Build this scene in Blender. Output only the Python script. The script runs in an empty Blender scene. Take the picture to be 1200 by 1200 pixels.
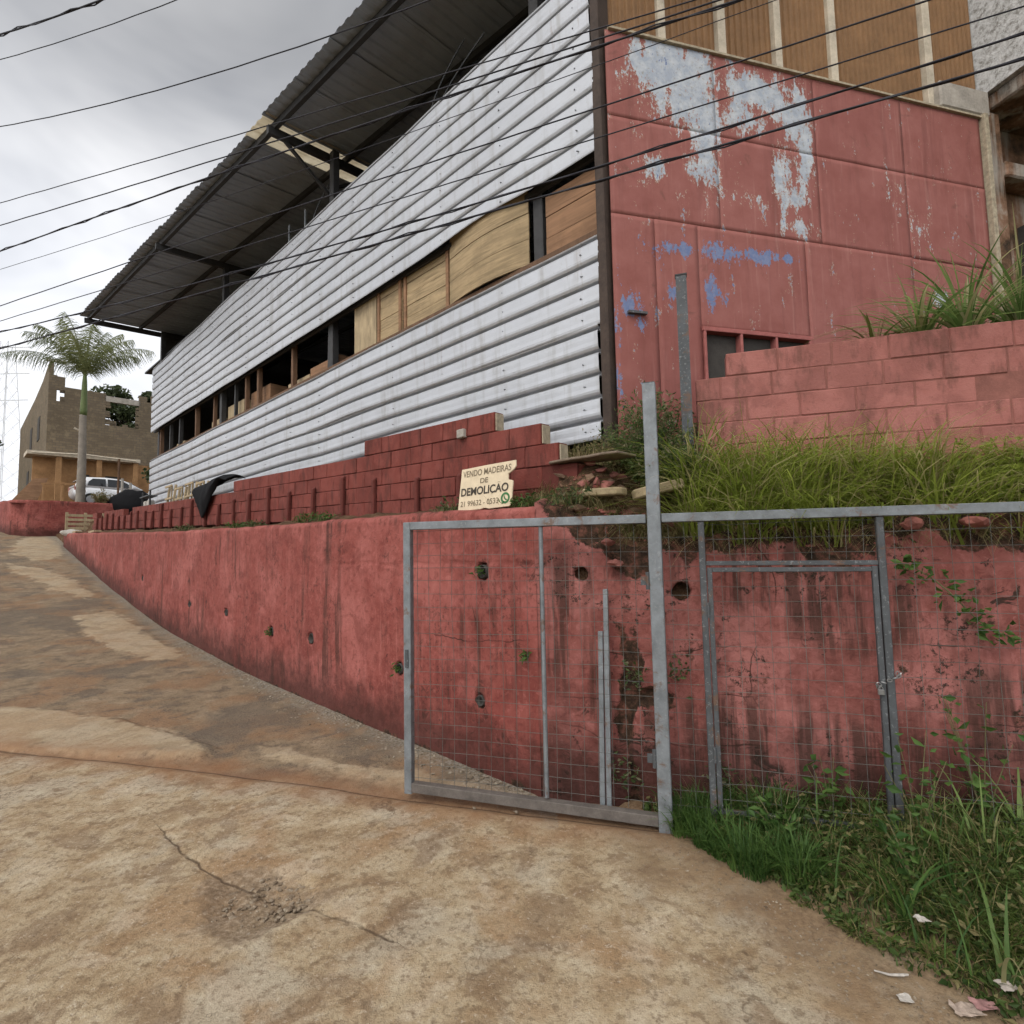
import bpy, bmesh, math, random
import numpy as np
from mathutils import Vector, Matrix

random.seed(7)
rng = np.random.default_rng(11)
scn = bpy.context.scene
COL = scn.collection

# ------------------------------------------------------------------ camera, sky, sun, exposure
ZC = 1.85
up = np.array([-169., 8450., -650.]); up /= np.linalg.norm(up)
fw = np.array([0, 0, -1.]); fh = fw - up * fw.dot(up); fh /= np.linalg.norm(fh)
rt = np.cross(fh, up)
cam_d = bpy.data.cameras.new('camera'); cam = bpy.data.objects.new('camera', cam_d); COL.objects.link(cam)
cam_d.sensor_width = 36; cam_d.lens = 19.5; cam_d.clip_start = .05; cam_d.clip_end = 2000
cam.matrix_world = Matrix(((*rt, 0.), (*fh, 0.), (*up, ZC), (0, 0, 0, 1)))
scn.camera = cam

SUN_AZ = math.radians(-152)      # measured from +Y towards +X
SUN_EL = math.radians(48)
sun_dir = Vector((math.sin(SUN_AZ) * math.cos(SUN_EL), math.cos(SUN_AZ) * math.cos(SUN_EL), math.sin(SUN_EL)))
W = bpy.data.worlds.new('World'); scn.world = W; W.use_nodes = True
wn = W.node_tree.nodes; wl = W.node_tree.links
bg = wn['Background']; bg.inputs['Strength'].default_value = .1
sky = wn.new('ShaderNodeTexSky'); sky.sky_type = 'NISHITA'; sky.sun_disc = False
sky.sun_elevation = SUN_EL; sky.sun_rotation = SUN_AZ
tc = wn.new('ShaderNodeTexCoord')
mp = wn.new('ShaderNodeMapping'); mp.inputs['Scale'].default_value = (1, 1, 2.2); wl.new(tc.outputs['Generated'], mp.inputs['Vector'])
nz = wn.new('ShaderNodeTexNoise'); nz.inputs['Scale'].default_value = 2.3; nz.inputs['Detail'].default_value = 4; nz.inputs['Roughness'].default_value = .55
nz.inputs['Distortion'].default_value = .35
wl.new(mp.outputs['Vector'], nz.inputs['Vector'])
cr = wn.new('ShaderNodeValToRGB'); wl.new(nz.outputs['Fac'], cr.inputs['Fac'])
cr.color_ramp.elements[0].position = .32; cr.color_ramp.elements[0].color = (.34, .35, .375, 1)
cr.color_ramp.elements[1].position = .70; cr.color_ramp.elements[1].color = (.62, .62, .63, 1)
# overcast: paler towards the horizon, and a soft glow round the hidden sun
gl = wn.new('ShaderNodeVectorMath'); gl.operation = 'DOT_PRODUCT'; gl.inputs[1].default_value = sun_dir
nrmv = wn.new('ShaderNodeVectorMath'); nrmv.operation = 'NORMALIZE'; wl.new(tc.outputs['Generated'], nrmv.inputs[0]); wl.new(nrmv.outputs[0], gl.inputs[0])
sx = wn.new('ShaderNodeSeparateXYZ'); wl.new(nrmv.outputs[0], sx.inputs[0])
def wmr(v, a_, b_, c_, d_):
    q_ = wn.new('ShaderNodeMapRange'); q_.interpolation_type = 'SMOOTHSTEP'; wl.new(v, q_.inputs[0])
    for i_, w_ in enumerate((a_, b_, c_, d_)): q_.inputs[i_ + 1].default_value = w_
    return q_.outputs[0]
hz = wmr(sx.outputs['Z'], .36, .70, 20.5, 7.4); gw = wmr(gl.outputs['Value'], .2, 1., 0., 14.)
ad = wn.new('ShaderNodeMath'); ad.operation = 'ADD'; wl.new(hz, ad.inputs[0]); wl.new(gw, ad.inputs[1])
ml = wn.new('ShaderNodeVectorMath'); ml.operation = 'SCALE'; wl.new(cr.outputs['Color'], ml.inputs[0]); wl.new(ad.outputs[0], ml.inputs['Scale'])
mx = wn.new('ShaderNodeMixRGB'); mx.inputs['Fac'].default_value = .94
wl.new(sky.outputs['Color'], mx.inputs['Color1']); wl.new(ml.outputs[0], mx.inputs['Color2'])
wl.new(mx.outputs['Color'], bg.inputs['Color'])

sd = bpy.data.lights.new('sun', 'SUN'); sd.energy = 1.5; sd.angle = math.radians(30); sd.color = (1, .95, .87)
so = bpy.data.objects.new('sun', sd); COL.objects.link(so)
so.rotation_euler = (-sun_dir).to_track_quat('-Z', 'Y').to_euler()
so.location = (0, 0, 30)

vs = scn.view_settings
vs.view_transform = 'Standard'; vs.look = 'None'; vs.gamma = 1; vs.use_curve_mapping = False; vs.exposure = 0.28
scn.cycles.max_bounces = 4; scn.cycles.diffuse_bounces = 3; scn.cycles.glossy_bounces = 2
scn.cycles.use_denoising = True
scn.cycles.use_adaptive_sampling = True; scn.cycles.adaptive_threshold = .03
W.cycles.sampling_method = 'MANUAL'; W.cycles.sample_map_resolution = 256

# ------------------------------------------------------------------ frames
Z3 = np.array([0, 0, 1.])
D = np.array([-668., 650, 0]); D /= np.linalg.norm(D)           # along the long facade, uphill
N = np.array([650., 668, 0]); N /= np.linalg.norm(N)            # away from the road, into the lot
def PF(s, t, z=0.): return s * D + t * N + z * Z3
G0 = np.array([-.84, 4.47, 0]); GD = np.array([.9557, -.2944, 0]); GK = np.array([.2944, .9557, 0])
def PG(g, k, z=0.): return G0 + g * GD + k * GK + z * Z3
PD = np.array([2450., 650, 0]); PD /= np.linalg.norm(PD); PN = np.array([-PD[1], PD[0], 0])   # pink front, inwards normal
PP0 = np.array([1.0387, 5.2402, 0])
def PPk(g, k, z=0.): return PP0 + g * PD + k * PN + z * Z3

# smooth 2-D value noise
_perm = rng.random((256, 256))
def vnoise(x, y):
    x = np.asarray(x, float); y = np.asarray(y, float)
    xi = np.floor(x).astype(int); yi = np.floor(y).astype(int); xf = x - xi; yf = y - yi
    u = xf * xf * (3 - 2 * xf); v = yf * yf * (3 - 2 * yf)
    a = _perm[xi % 256, yi % 256]; b = _perm[(xi + 1) % 256, yi % 256]; c = _perm[xi % 256, (yi + 1) % 256]; e = _perm[(xi + 1) % 256, (yi + 1) % 256]
    return (a + (b - a) * u) * (1 - v) + (c + (e - c) * u) * v
def fbm(x, y, o=4):
    r = 0; a = .5
    for i in range(o):
        r = r + a * (vnoise(x * 2 ** i + 17 * i, y * 2 ** i + 5 * i) - .5); a *= .5
    return r * 2       # about -1..1
def sstep(a, b, x):
    q = np.clip((x - a) / (b - a), 0, 1); return q * q * (3 - 2 * q)

_S = np.array([-400, -40, 0, 3, 5, 6, 8.5, 13, 18.7, 27.5, 31, 34, 40, 60, 120, 600])
_Z = np.array([-2, -.3, -.04, 0, .03, .05, .12, .41, 1.13, 2.49, 3.05, 3.5, 4.2, 5.5, 6, 8])
_gs = np.arange(-400, 600, .25); _k = np.hanning(13); _k /= _k.sum()
_gz = np.convolve(np.pad(np.interp(_gs, _S, _Z), 6, 'edge'), _k, 'valid')
def zroad(s, t): return np.interp(s, _gs, _gz) - .025 * np.clip(3.29 - t, 0, 12)
def zxy(x, y): return zroad(x * D[0] + y * D[1], x * N[0] + y * N[1])

# ------------------------------------------------------------------ mesh helpers
def tag(o, label=None, cat=None, group=None, kind=None):
    if label: o['label'] = label
    if cat: o['category'] = cat
    if group: o['group'] = group
    if kind: o['kind'] = kind
    return o
def adopt(o, parent):
    if parent is not None:
        o.parent = parent
        o.matrix_parent_inverse = parent['_inv_m'] if False else INV[parent.name]
INV = {}
def thing(name, loc, label, cat, group=None):
    o = bpy.data.objects.new(name, None); COL.objects.link(o); o.location = Vector(loc); o.empty_display_size = .2
    INV[o.name] = Matrix.Translation(-Vector(loc))
    return tag(o, label, cat, group)
def link(name, me, parent=None, M=None):
    o = bpy.data.objects.new(name, me); COL.objects.link(o)
    if M is not None: o.matrix_world = M
    if parent is not None: adopt(o, parent)
    INV[o.name] = Matrix.Identity(4)
    if parent is not None:
        # sub-parts hang on parts whose own world transform is parent_inverse@parent = identity (times M)
        INV[o.name] = (M.inverted() if M is not None else Matrix.Identity(4))
    elif M is not None:
        INV[o.name] = M.inverted()
    return o
class MB:
    def __init__(s): s.v = []; s.f = []; s.n = 0
    def raw(s, vv, ff):
        vv = [tuple(map(float, q)) for q in vv]
        s.v += vv; s.f += [tuple(i + s.n for i in q) for q in ff]; s.n += len(vv); return s
    def box(s, c, h, ax=(np.array([1., 0, 0]), np.array([0, 1., 0]), Z3)):
        c = np.array(c, float); a, b, e = [np.array(q, float) * w for q, w in zip(ax, h)]
        vv = [c + i * a + j * b + k * e for i in (-1, 1) for j in (-1, 1) for k in (-1, 1)]
        return s.raw(vv, [(0, 1, 3, 2), (4, 6, 7, 5), (0, 4, 5, 1), (2, 3, 7, 6), (0, 2, 6, 4), (1, 5, 7, 3)])
    def bar(s, p, q, w, h, upv=Z3):
        p = np.array(p, float); q = np.array(q, float); a = q - p; L = np.linalg.norm(a); a /= L
        b = np.cross(upv, a); nb = np.linalg.norm(b)
        b = b / nb if nb > 1e-4 else np.array([1., 0, 0]); e = np.cross(a, b)
        return s.box((p + q) / 2, (L / 2, w / 2, h / 2), (a, b, e))
    def tube(s, pts, r, n=6, cap=True):
        pts = [np.array(q, float) for q in pts]; rs = r if hasattr(r, '__len__') else [r] * len(pts)
        vv = []; prev = None
        for i, q in enumerate(pts):
            a = pts[min(i + 1, len(pts) - 1)] - pts[max(i - 1, 0)]; a = a / (np.linalg.norm(a) + 1e-9)
            if prev is None:
                b = np.cross(a, Z3)
                if np.linalg.norm(b) < .05: b = np.cross(a, np.array([1., 0, 0]))
            else: b = prev - a * prev.dot(a)
            b = b / np.linalg.norm(b); prev = b; e = np.cross(a, b)
            vv += [q + rs[i] * (math.cos(2 * math.pi * j / n) * b + math.sin(2 * math.pi * j / n) * e) for j in range(n)]
        ff = [(i * n + j, i * n + (j + 1) % n, (i + 1) * n + (j + 1) % n, (i + 1) * n + j) for i in range(len(pts) - 1) for j in range(n)]
        if cap: ff += [tuple(range(n - 1, -1, -1)), tuple(range((len(pts) - 1) * n, len(pts) * n))]
        return s.raw(vv, ff)
    def prism(s, poly, ext):
        poly = [np.array(q, float) for q in poly]; ext = np.array(ext, float); n = len(poly)
        return s.raw(poly + [q + ext for q in poly], [tuple(range(n - 1, -1, -1)), tuple(range(n, 2 * n))] + [(i, (i + 1) % n, n + (i + 1) % n, n + i) for i in range(n)])
    def mesh(s, name, mat, smooth=False):
        me = bpy.data.meshes.new(name); me.from_pydata(s.v, [], s.f); me.materials.append(mat)
        bm = bmesh.new(); bm.from_mesh(me); bmesh.ops.recalc_face_normals(bm, faces=bm.faces); bm.to_mesh(me); bm.free()
        if smooth:
            me.polygons.foreach_set('use_smooth', [True] * len(me.polygons))
        me.update(); return me
    def build(s, name, mat, parent=None, smooth=False, bevel=0, M=None):
        o = link(name, s.mesh(name, mat, smooth), parent, M)
        if bevel:
            b = o.modifiers.new('bevel', 'BEVEL'); b.width = bevel; b.segments = 1; b.limit_method = 'ANGLE'
        return o
def grid(name, V, mat, parent=None, smooth=True, attrs=None, flip=False):
    """V: (a,b,3) array -> one sheet"""
    a, b, _ = V.shape
    idx = np.arange(a * b).reshape(a, b)
    q = np.stack([idx[:-1, :-1], idx[1:, :-1], idx[1:, 1:], idx[:-1, 1:]], -1).reshape(-1, 4)
    if flip: q = q[:, ::-1]
    me = bpy.data.meshes.new(name)
    me.vertices.add(a * b); me.vertices.foreach_set('co', V.reshape(-1).astype(np.float32))
    me.loops.add(q.size); me.loops.foreach_set('vertex_index', q.reshape(-1).astype(np.int32))
    me.polygons.add(len(q)); me.polygons.foreach_set('loop_start', np.arange(0, q.size, 4, dtype=np.int32))
    me.polygons.foreach_set('use_smooth', np.full(len(q), smooth)); me.update(calc_edges=True)
    for k, v in (attrs or {}).items():
        at = me.attributes.new(k, 'FLOAT', 'POINT'); at.data.foreach_set('value', v.reshape(-1).astype(np.float32))
    me.materials.append(mat); me.validate()
    return link(name, me, parent)
def soup(name, V, F, mat, parent=None, attrs=None, smooth=False):
    V = np.asarray(V, np.float32); F = np.asarray(F, np.int32)
    me = bpy.data.meshes.new(name); k = F.shape[1]
    me.vertices.add(len(V)); me.vertices.foreach_set('co', V.reshape(-1))
    me.loops.add(F.size); me.loops.foreach_set('vertex_index', F.reshape(-1))
    me.polygons.add(len(F)); me.polygons.foreach_set('loop_start', np.arange(0, F.size, k, dtype=np.int32))
    me.polygons.foreach_set('use_smooth', np.full(len(F), smooth)); me.update(calc_edges=True)
    for kk, v in (attrs or {}).items():
        at = me.attributes.new(kk, 'FLOAT', 'POINT'); at.data.foreach_set('value', np.asarray(v, np.float32))
    me.materials.append(mat)
    return link(name, me, parent)

# ------------------------------------------------------------------ material helpers
class NT:
    def __init__(s, name, rough=.85, spec=.3, metal=0):
        s.m = bpy.data.materials.new(name); s.m.use_nodes = True; s.t = s.m.node_tree
        s.b = s.t.nodes['Principled BSDF']; s.b.inputs['Roughness'].default_value = rough; s.b.inputs['Metallic'].default_value = metal
        s.b.inputs['Specular IOR Level'].default_value = spec
        s.pos = s.new('ShaderNodeNewGeometry').outputs['Position']
    def new(s, t): return s.t.nodes.new(t)
    def ln(s, a, b):
        if isinstance(a, (int, float)): b.default_value = a
        elif isinstance(a, tuple): b.default_value = (*a, 1) if len(a) == 3 and len(b.default_value) == 4 else a
        else: s.t.links.new(a, b)
    def map(s, scale=(1, 1, 1), vec=None, rot=(0, 0, 0)):
        n = s.new('ShaderNodeMapping'); n.inputs['Scale'].default_value = scale; n.inputs['Rotation'].default_value = rot
        s.ln(vec or s.pos, n.inputs['Vector']); return n.outputs[0]
    def noise(s, scale, det=4, rough=.6, vec=None, dist=0):
        n = s.new('ShaderNodeTexNoise'); n.inputs['Scale'].default_value = scale; n.inputs['Detail'].default_value = min(det, 4)
        n.inputs['Roughness'].default_value = rough; n.inputs['Distortion'].default_value = dist; s.ln(vec or s.pos, n.inputs['Vector']); return n.outputs['Fac']
    def voro(s, scale, feat='F1', vec=None, out='Distance'):
        n = s.new('ShaderNodeTexVoronoi'); n.feature = feat; n.inputs['Scale'].default_value = scale; s.ln(vec or s.pos, n.inputs['Vector']); return n.outputs[out]
    def ramp(s, f, stops):
        n = s.new('ShaderNodeValToRGB'); e = n.color_ramp.elements
        while len(e) < len(stops): e.new(.5)
        for q, (p, c) in zip(e, stops):
            q.position = p; q.color = (*c, 1) if isinstance(c, tuple) else (c, c, c, 1)
        s.ln(f, n.inputs['Fac']); return n.outputs['Color']
    def mix(s, f, a, b, mode='MIX'):
        n = s.new('ShaderNodeMixRGB'); n.blend_type = mode; s.ln(f, n.inputs['Fac']); s.ln(a, n.inputs['Color1']); s.ln(b, n.inputs['Color2']); return n.outputs[0]
    def math(s, op, a, b=0.):
        n = s.new('ShaderNodeMath'); n.operation = op; s.ln(a, n.inputs[0]); s.ln(b, n.inputs[1]); return n.outputs[0]
    def mr(s, v, a, b, c=0., d=1.):
        n = s.new('ShaderNodeMapRange'); s.ln(v, n.inputs[0])
        for i, q in enumerate((a, b, c, d)): n.inputs[i + 1].default_value = q
        return n.outputs[0]
    def attr(s, name):
        n = s.new('ShaderNodeAttribute'); n.attribute_name = name; return n.outputs['Fac']
    def rnd(s): return s.new('ShaderNodeObjectInfo').outputs['Random']
    def sep(s, v=None):
        n = s.new('ShaderNodeSeparateXYZ'); s.ln(v or s.pos, n.inputs[0]); return n.outputs
    def dot(s, vec):
        n = s.new('ShaderNodeVectorMath'); n.operation = 'DOT_PRODUCT'; s.ln(s.pos, n.inputs[0]); n.inputs[1].default_value = tuple(map(float, vec)); return n.outputs['Value']
    def comb(s, x, y, z=0.):
        n = s.new('ShaderNodeCombineXYZ'); s.ln(x, n.inputs[0]); s.ln(y, n.inputs[1]); s.ln(z, n.inputs[2]); return n.outputs[0]
    def bump(s, h, st=.3, dist=.02):
        n = s.new('ShaderNodeBump'); n.inputs['Strength'].default_value = st; n.inputs['Distance'].default_value = dist; s.ln(h, n.inputs['Height'])
        s.ln(n.outputs[0], s.b.inputs['Normal']); return n
    def col(s, c): s.ln(c, s.b.inputs['Base Color']); return s.m
    def rough(s, c): s.ln(c, s.b.inputs['Roughness'])

def plain(name, c, rough=.7, metal=0, var=.25, scale=9., bump=.15, spec=.3):
    n = NT(name, rough, spec, metal)
    f = n.noise(scale); f2 = n.noise(scale * 9, 3)
    a = tuple(q * (1 - var) for q in c); b = tuple(min(1, q * (1 + var)) for q in c)
    r = n.ramp(f, [(.3, a), (.7, b)])
    n.bump(f2, bump, .01)
    return n.col(n.mix(.25, r, n.ramp(f2, [(.35, a), (.65, b)])))

def plaster(name, c1, c2, dark, seed, moss=.5, stainth=.55, soil=False):
    n = NT(name, .9, .2)
    big = n.noise(.9, 5, .6); med = n.noise(4.5, 7, .65); fine = n.noise(42, 5, .6)
    blot = n.noise(13, 6, .72, dist=.6)
    base = n.mix(n.mr(med, .34, .66), c1, c2)
    pale = tuple(min(1, q * 1.35 + .03) for q in c2)
    base = n.mix(n.math('MULTIPLY', n.mr(big, .47, .62), .55), base, pale)
    base = n.mix(n.math('MULTIPLY', n.mr(n.noise(2.1, 4, .62, dist=.5), .52, .6), .5), base, tuple(q * .68 for q in c1))
    base = n.mix(n.math('MULTIPLY', n.mr(blot, .52, .64), .55), base, tuple(q * .62 for q in c1))
    base = n.mix(n.math('MULTIPLY', n.mr(blot, .44, .34), .4), base, pale)
    # run-off streaks: stretched along z
    st = n.noise(1., 6, .65, vec=n.map((7 + seed, 7 + seed, .55)))
    reg = n.noise(.75, 3, .5, vec=n.map((1, 1, 1.6)))
    sf = n.math('MULTIPLY', n.mr(st, stainth - .03, stainth + .08), n.mr(reg, .45, .56))
    base = n.mix(n.math('MULTIPLY', sf, .75), base, dark)
    pl = n.math('MULTIPLY', n.mr(n.noise(1., 5, .6, vec=n.map((16, 16, .9))), .56, .68), .28)
    base = n.mix(pl, base, pale)
    # mould specks
    sp = n.math('MULTIPLY', n.mr(n.noise(20, 4, .78), .55, .62), n.mr(n.noise(1.6 + seed * .1, 3), .5, .58))
    base = n.mix(n.math('MULTIPLY', sp, moss), base, (.02, .017, .012))
    mb = n.math('MULTIPLY', n.mr(n.noise(6, 4, .78, dist=.8), .57, .63), n.mr(n.noise(1.3 + seed * .2, 3, .6), .5, .57))
    base = n.mix(n.math('MULTIPLY', mb, moss), base, (.022, .017, .012))
    # grime rising from the foot (attribute: height above the ground)
    h = n.attr('hgt')
    gr = n.math('MULTIPLY', n.mr(n.math('ADD', h, n.math('MULTIPLY', n.noise(3.2, 5, .7), -.9)), .12, -.32), .75)
    base = n.mix(gr, base, tuple(q * .55 for q in dark))
    # places where the render has come away
    dm = n.attr('dmg')
    dth = n.mr(n.math('ADD', dm, n.math('MULTIPLY', n.math('SUBTRACT', n.noise(9, 6, .7), .5), .9)), .46, .54)
    soilc = n.ramp(n.noise(14, 6, .7), [(.34, (.014, .009, .006)), (.5, (.045, .026, .016)), (.68, (.15, .06, .042))])
    base = n.mix(dth, base, soilc)
    # cracks
    cd = n.attr('crk')
    ck = n.mr(n.math('ABSOLUTE', n.math('ADD', cd, n.math('MULTIPLY', n.math('SUBTRACT', n.noise(2.4, 3, .5), .5), .2))), .0015, .007, 1, 0)
    ck = n.math('MULTIPLY', ck, n.mr(n.noise(1.7, 2), .45, .58))
    base = n.mix(n.math('MULTIPLY', ck, .85), base, (.03, .015, .01))
    hh = n.math('ADD', n.math('MULTIPLY', fine, .45), n.math('MULTIPLY', blot, .9))
    n.bump(hh, .55, .018)
    return n.col(base)

M_red = plaster('red_plaster', (.203, .051, .041), (.255, .076, .062), (.065, .028, .021), 0)
M_pinkwall = plaster('faded_red_plaster', (.195, .06, .049), (.255, .093, .08), (.04, .022, .016), 2, moss=.9, stainth=.48)

def block_paint(name, c, grime, gr=.5):
    n = NT(name, .88, .2)
    r = n.rnd()
    a = tuple(q * .88 for q in c); b = tuple(min(1, q * 1.1) for q in c)
    base = n.mix(r, a, b)
    base = n.mix(n.math('MULTIPLY', n.mr(n.noise(6, 6, .65), .4, .7), .55), base, tuple(min(1, q * 1.25 + .02) for q in c))
    st = n.math('MULTIPLY', n.mr(n.noise(1., 6, .7, vec=n.map((7, 7, 2.2))), .5, .62), gr)
    base = n.mix(n.math('MULTIPLY', n.mr(n.noise(1.8, 4, .65, dist=.5), .5, .58), .45), base, tuple(q * .6 for q in c))
    base = n.mix(st, base, grime)
    base = n.mix(n.math('MULTIPLY', n.mr(n.noise(30, 4, .7), .6, .7), .4), base, grime)
    n.bump(n.math('ADD', n.noise(60, 4, .6), n.math('MULTIPLY', n.noise(14, 4), .8)), .4, .01)
    return n.col(base)
M_redblock = block_paint('red_block_paint', (.165, .042, .032), (.05, .021, .016))
M_pinkblock = block_paint('pink_block_paint', (.285, .11, .092), (.09, .045, .033))
M_redmortar = plain('red_mortar', (.10, .026, .02), .95)
M_pinkmortar = plain('pink_mortar', (.215, .088, .07), .95)
M_concrete = plain('weathered_concrete', (.33, .30, .26), .9, var=.35, scale=5)
M_rawblock = plain('bare_block_end', (.33, .28, .20), .95, var=.4, scale=20)

def metal_sheet(name, c, metal, rough, dirt):
    n = NT(name, rough, .5, metal)
    big = n.noise(.8, 4); st = n.noise(1., 5, .6, vec=n.map((6, 6, .8)))
    base = n.mix(n.mr(big, .35, .65), tuple(q * .9 for q in c), c)
    base = n.mix(n.math('MULTIPLY', n.mr(st, .52, .75), dirt), base, tuple(q * w for q, w in zip(c, (.6, .56, .5))))
    sp = n.math('MULTIPLY', n.mr(n.noise(22, 5, .7), .62, .74), .35)
    base = n.mix(sp, base, (.28, .24, .2))
    n.rough(n.mr(n.noise(5), .3, .7, rough - .07, rough + .15))
    rs = n.math('MULTIPLY', n.math('MULTIPLY', n.mr(n.noise(1., 4, .7, vec=n.map((11, 11, .7))), .6, .7), n.mr(n.noise(.9, 3), .5, .6)), .4)
    base = n.mix(rs, base, (.20, .12, .07))
    n.bump(n.noise(3., 3), .15, .05)
    return n.col(base)
M_zinc = metal_sheet('zinc_sheet', (.465, .475, .495), .45, .36, .7)
M_roof = metal_sheet('roof_sheet', (.30, .335, .385), .2, .5, .3)
M_steel_dark = plain('dark_painted_steel', (.035, .034, .034), .6, var=.3)
M_rustpost = plain('rusty_brown_post', (.05, .034, .026), .75, var=.45, scale=4)
M_galv = plain('galvanised_steel', (.17, .185, .195), .55, .35, var=.32, scale=9, spec=.5)
M_galv2 = plain('dull_grey_steel', (.06, .066, .07), .65, .2, var=.35, scale=6)
def rusty(name, c, metal, rough):
    n = NT(name, rough, .45, metal); f = n.noise(9, 4, .65)
    b = n.ramp(f, [(.3, tuple(q * .72 for q in c)), (.7, tuple(q * 1.25 for q in c))])
    b = n.mix(n.math('MULTIPLY', n.mr(n.noise(7, 4, .75, dist=.5), .57, .66), .75), b, (.13, .068, .038))
    b = n.mix(n.math('MULTIPLY', n.mr(n.noise(45, 3, .7), .58, .68), .4), b, (.30, .31, .31))
    n.bump(n.noise(30, 4, .7), .2, .006); return n.col(b)
M_galv = rusty('galvanised_steel_worn', (.17, .185, .195), .3, .55)
M_galv2 = rusty('dull_grey_steel_worn', (.065, .07, .074), .2, .65)
M_wire = plain('mesh_wire', (.10, .10, .09), .7, .2, var=.5, scale=3)
M_cable = plain('cable_rubber', (.014, .014, .02), .6, var=.1)
M_black = plain('black_plastic', (.006, .006, .007), .8, spec=.12, scale=5, bump=.4)
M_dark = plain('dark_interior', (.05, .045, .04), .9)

n = NT('clear_roof_panel', .5, .4)
c = n.mix(n.mr(n.noise(3, 5), .3, .7), (.62, .56, .45), (.8, .76, .66))
tr = n.new('ShaderNodeBsdfTranslucent'); n.ln(c, tr.inputs[0])
ms = n.new('ShaderNodeMixShader'); ms.inputs[0].default_value = .7; n.col(c)
n.t.links.new(n.b.outputs[0], ms.inputs[1]); n.t.links.new(tr.outputs[0], ms.inputs[2])
n.t.links.new(ms.outputs[0], n.t.nodes['Material Output'].inputs['Surface']); M_clear = n.m

def wood(name, c, vec_scale, var=.35, blotch=None):
    n = NT(name, .8, .25)
    g = n.noise(1., 6, .65, vec=n.map(vec_scale), dist=.4)
    base = n.ramp(g, [(.3, tuple(q * (1 - var) for q in c)), (.55, c), (.75, tuple(min(1, q * (1 + var * .6)) for q in c))])
    base = n.mix(n.math('MULTIPLY', n.mr(n.noise(2.2, 5, .7), .45, .7), .6), base, blotch or tuple(q * .5 for q in c))
    base = n.mix(n.math('MULTIPLY', n.rnd(), .3), base, tuple(q * .65 for q in c))
    n.bump(g, .3, .01)
    return n.col(base)
M_ply = wood('plywood', (.36, .265, .15), (2, 2, 26), var=.5)
M_board = wood('old_board', (.26, .145, .08), (1.5, 1.5, 22))
M_beam = wood('timber_beam', (.15, .085, .05), (14, 14, 3))
M_pale = wood('pale_timber', (.40, .31, .19), (16, 16, 3))
M_stone = plain('stone_slab', (.30, .235, .14), .9, var=.35, scale=12, bump=.4)

# soil
n = NT('soil', .95, .1)
c = n.ramp(n.noise(5, 8, .7), [(.3, (.035, .022, .013)), (.5, (.095, .056, .032)), (.7, (.17, .11, .065))])
c = n.mix(n.math('MULTIPLY', n.mr(n.noise(17, 5, .75), .56, .66), .7), c, (.25, .09, .07))
n.bump(n.math('ADD', n.noise(22, 6, .7), n.noise(80, 3)), .8, .03)
M_soil = n.col(c)

# road: tan worn concrete in front, brown dirt-covered asphalt behind the joint
n = NT('road_surface', .92, .2)
bigN = n.noise(1.0, 6, .62, dist=.4); medN = n.noise(4.2, 7, .68); finN = n.noise(38, 6, .72); grit = n.noise(130, 3, .6)
blo = n.noise(2.6, 4, .62, dist=.5)
conc = n.ramp(medN, [(.30, (.225, .152, .085)), (.44, (.315, .235, .142)), (.56, (.375, .297, .192)), (.72, (.45, .38, .27))])
conc = n.mix(n.math('MULTIPLY', n.mr(bigN, .50, .60), .62), conc, (.265, .158, .08))
conc = n.mix(n.math('MULTIPLY', n.mr(n.noise(1.35, 4, .6, dist=.4), .52, .60), .6), conc, (.375, .33, .25))
conc = n.mix(n.math('MULTIPLY', n.mr(blo, .54, .60), .6), conc, (.185, .12, .07))
conc = n.mix(n.math('MULTIPLY', n.mr(blo, .42, .34), .45), conc, (.46, .385, .285))
conc = n.mix(n.math('MULTIPLY', n.mr(n.noise(17, 4, .7), .53, .63), .6), conc, (.15, .10, .06))
conc = n.mix(n.math('MULTIPLY', n.mr(finN, .52, .66), .42), conc, (.115, .078, .046))
conc = n.mix(n.math('MULTIPLY', n.mr(finN, .42, .32), .5), conc, (.52, .45, .35))
conc = n.mix(n.math('MULTIPLY', n.mr(grit, .56, .66), .4), conc, (.10, .07, .045))
dirt = n.ramp(medN, [(.32, (.125, .09, .058)), (.48, (.205, .15, .094)), (.6, (.245, .18, .115)), (.75, (.30, .235, .16))])
dirt = n.mix(n.math('MULTIPLY', n.mr(bigN, .48, .58), .7), dirt, (.215, .12, .062))
dirt = n.mix(n.math('MULTIPLY', n.mr(blo, .53, .61), .75), dirt, (.115, .085, .06))
dirt = n.mix(n.math('MULTIPLY', n.mr(n.noise(.55, 4, .6, dist=.5), .53, .6), .7), dirt, (.11, .088, .066))
dirt = n.mix(n.math('MULTIPLY', n.mr(finN, .5, .64), .6), dirt, (.06, .043, .03))
dirt = n.mix(n.math('MULTIPLY', n.mr(grit, .56, .66), .5), dirt, (.36, .30, .22))
edge = n.math('ADD', n.math('MULTIPLY', n.math('SUBTRACT', n.noise(2.2, 3, .6), .5), .9), n.math('MULTIPLY', n.math('SUBTRACT', n.noise(14, 4, .75), .5), .3))
def msk(a, w=.03): return n.mr(n.math('ADD', n.attr(a), edge), -w, w, 1, 0)      # signed distance < 0 inside
front = n.mr(n.math('ADD', n.attr('front'), n.math('MULTIPLY', edge, .35)), -.04, .04, 1, 0)
c = n.mix(front, dirt, conc)
c = n.mix(n.math('MULTIPLY', msk('patch', .05), .8), c, n.mix(.45, conc, (.37, .29, .19)))
red = n.math('MULTIPLY', n.mr(n.math('ABSOLUTE', n.math('ADD', n.attr('seam'), n.math('MULTIPLY', edge, .8))), .02, .34, 1, 0), .62)
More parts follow.
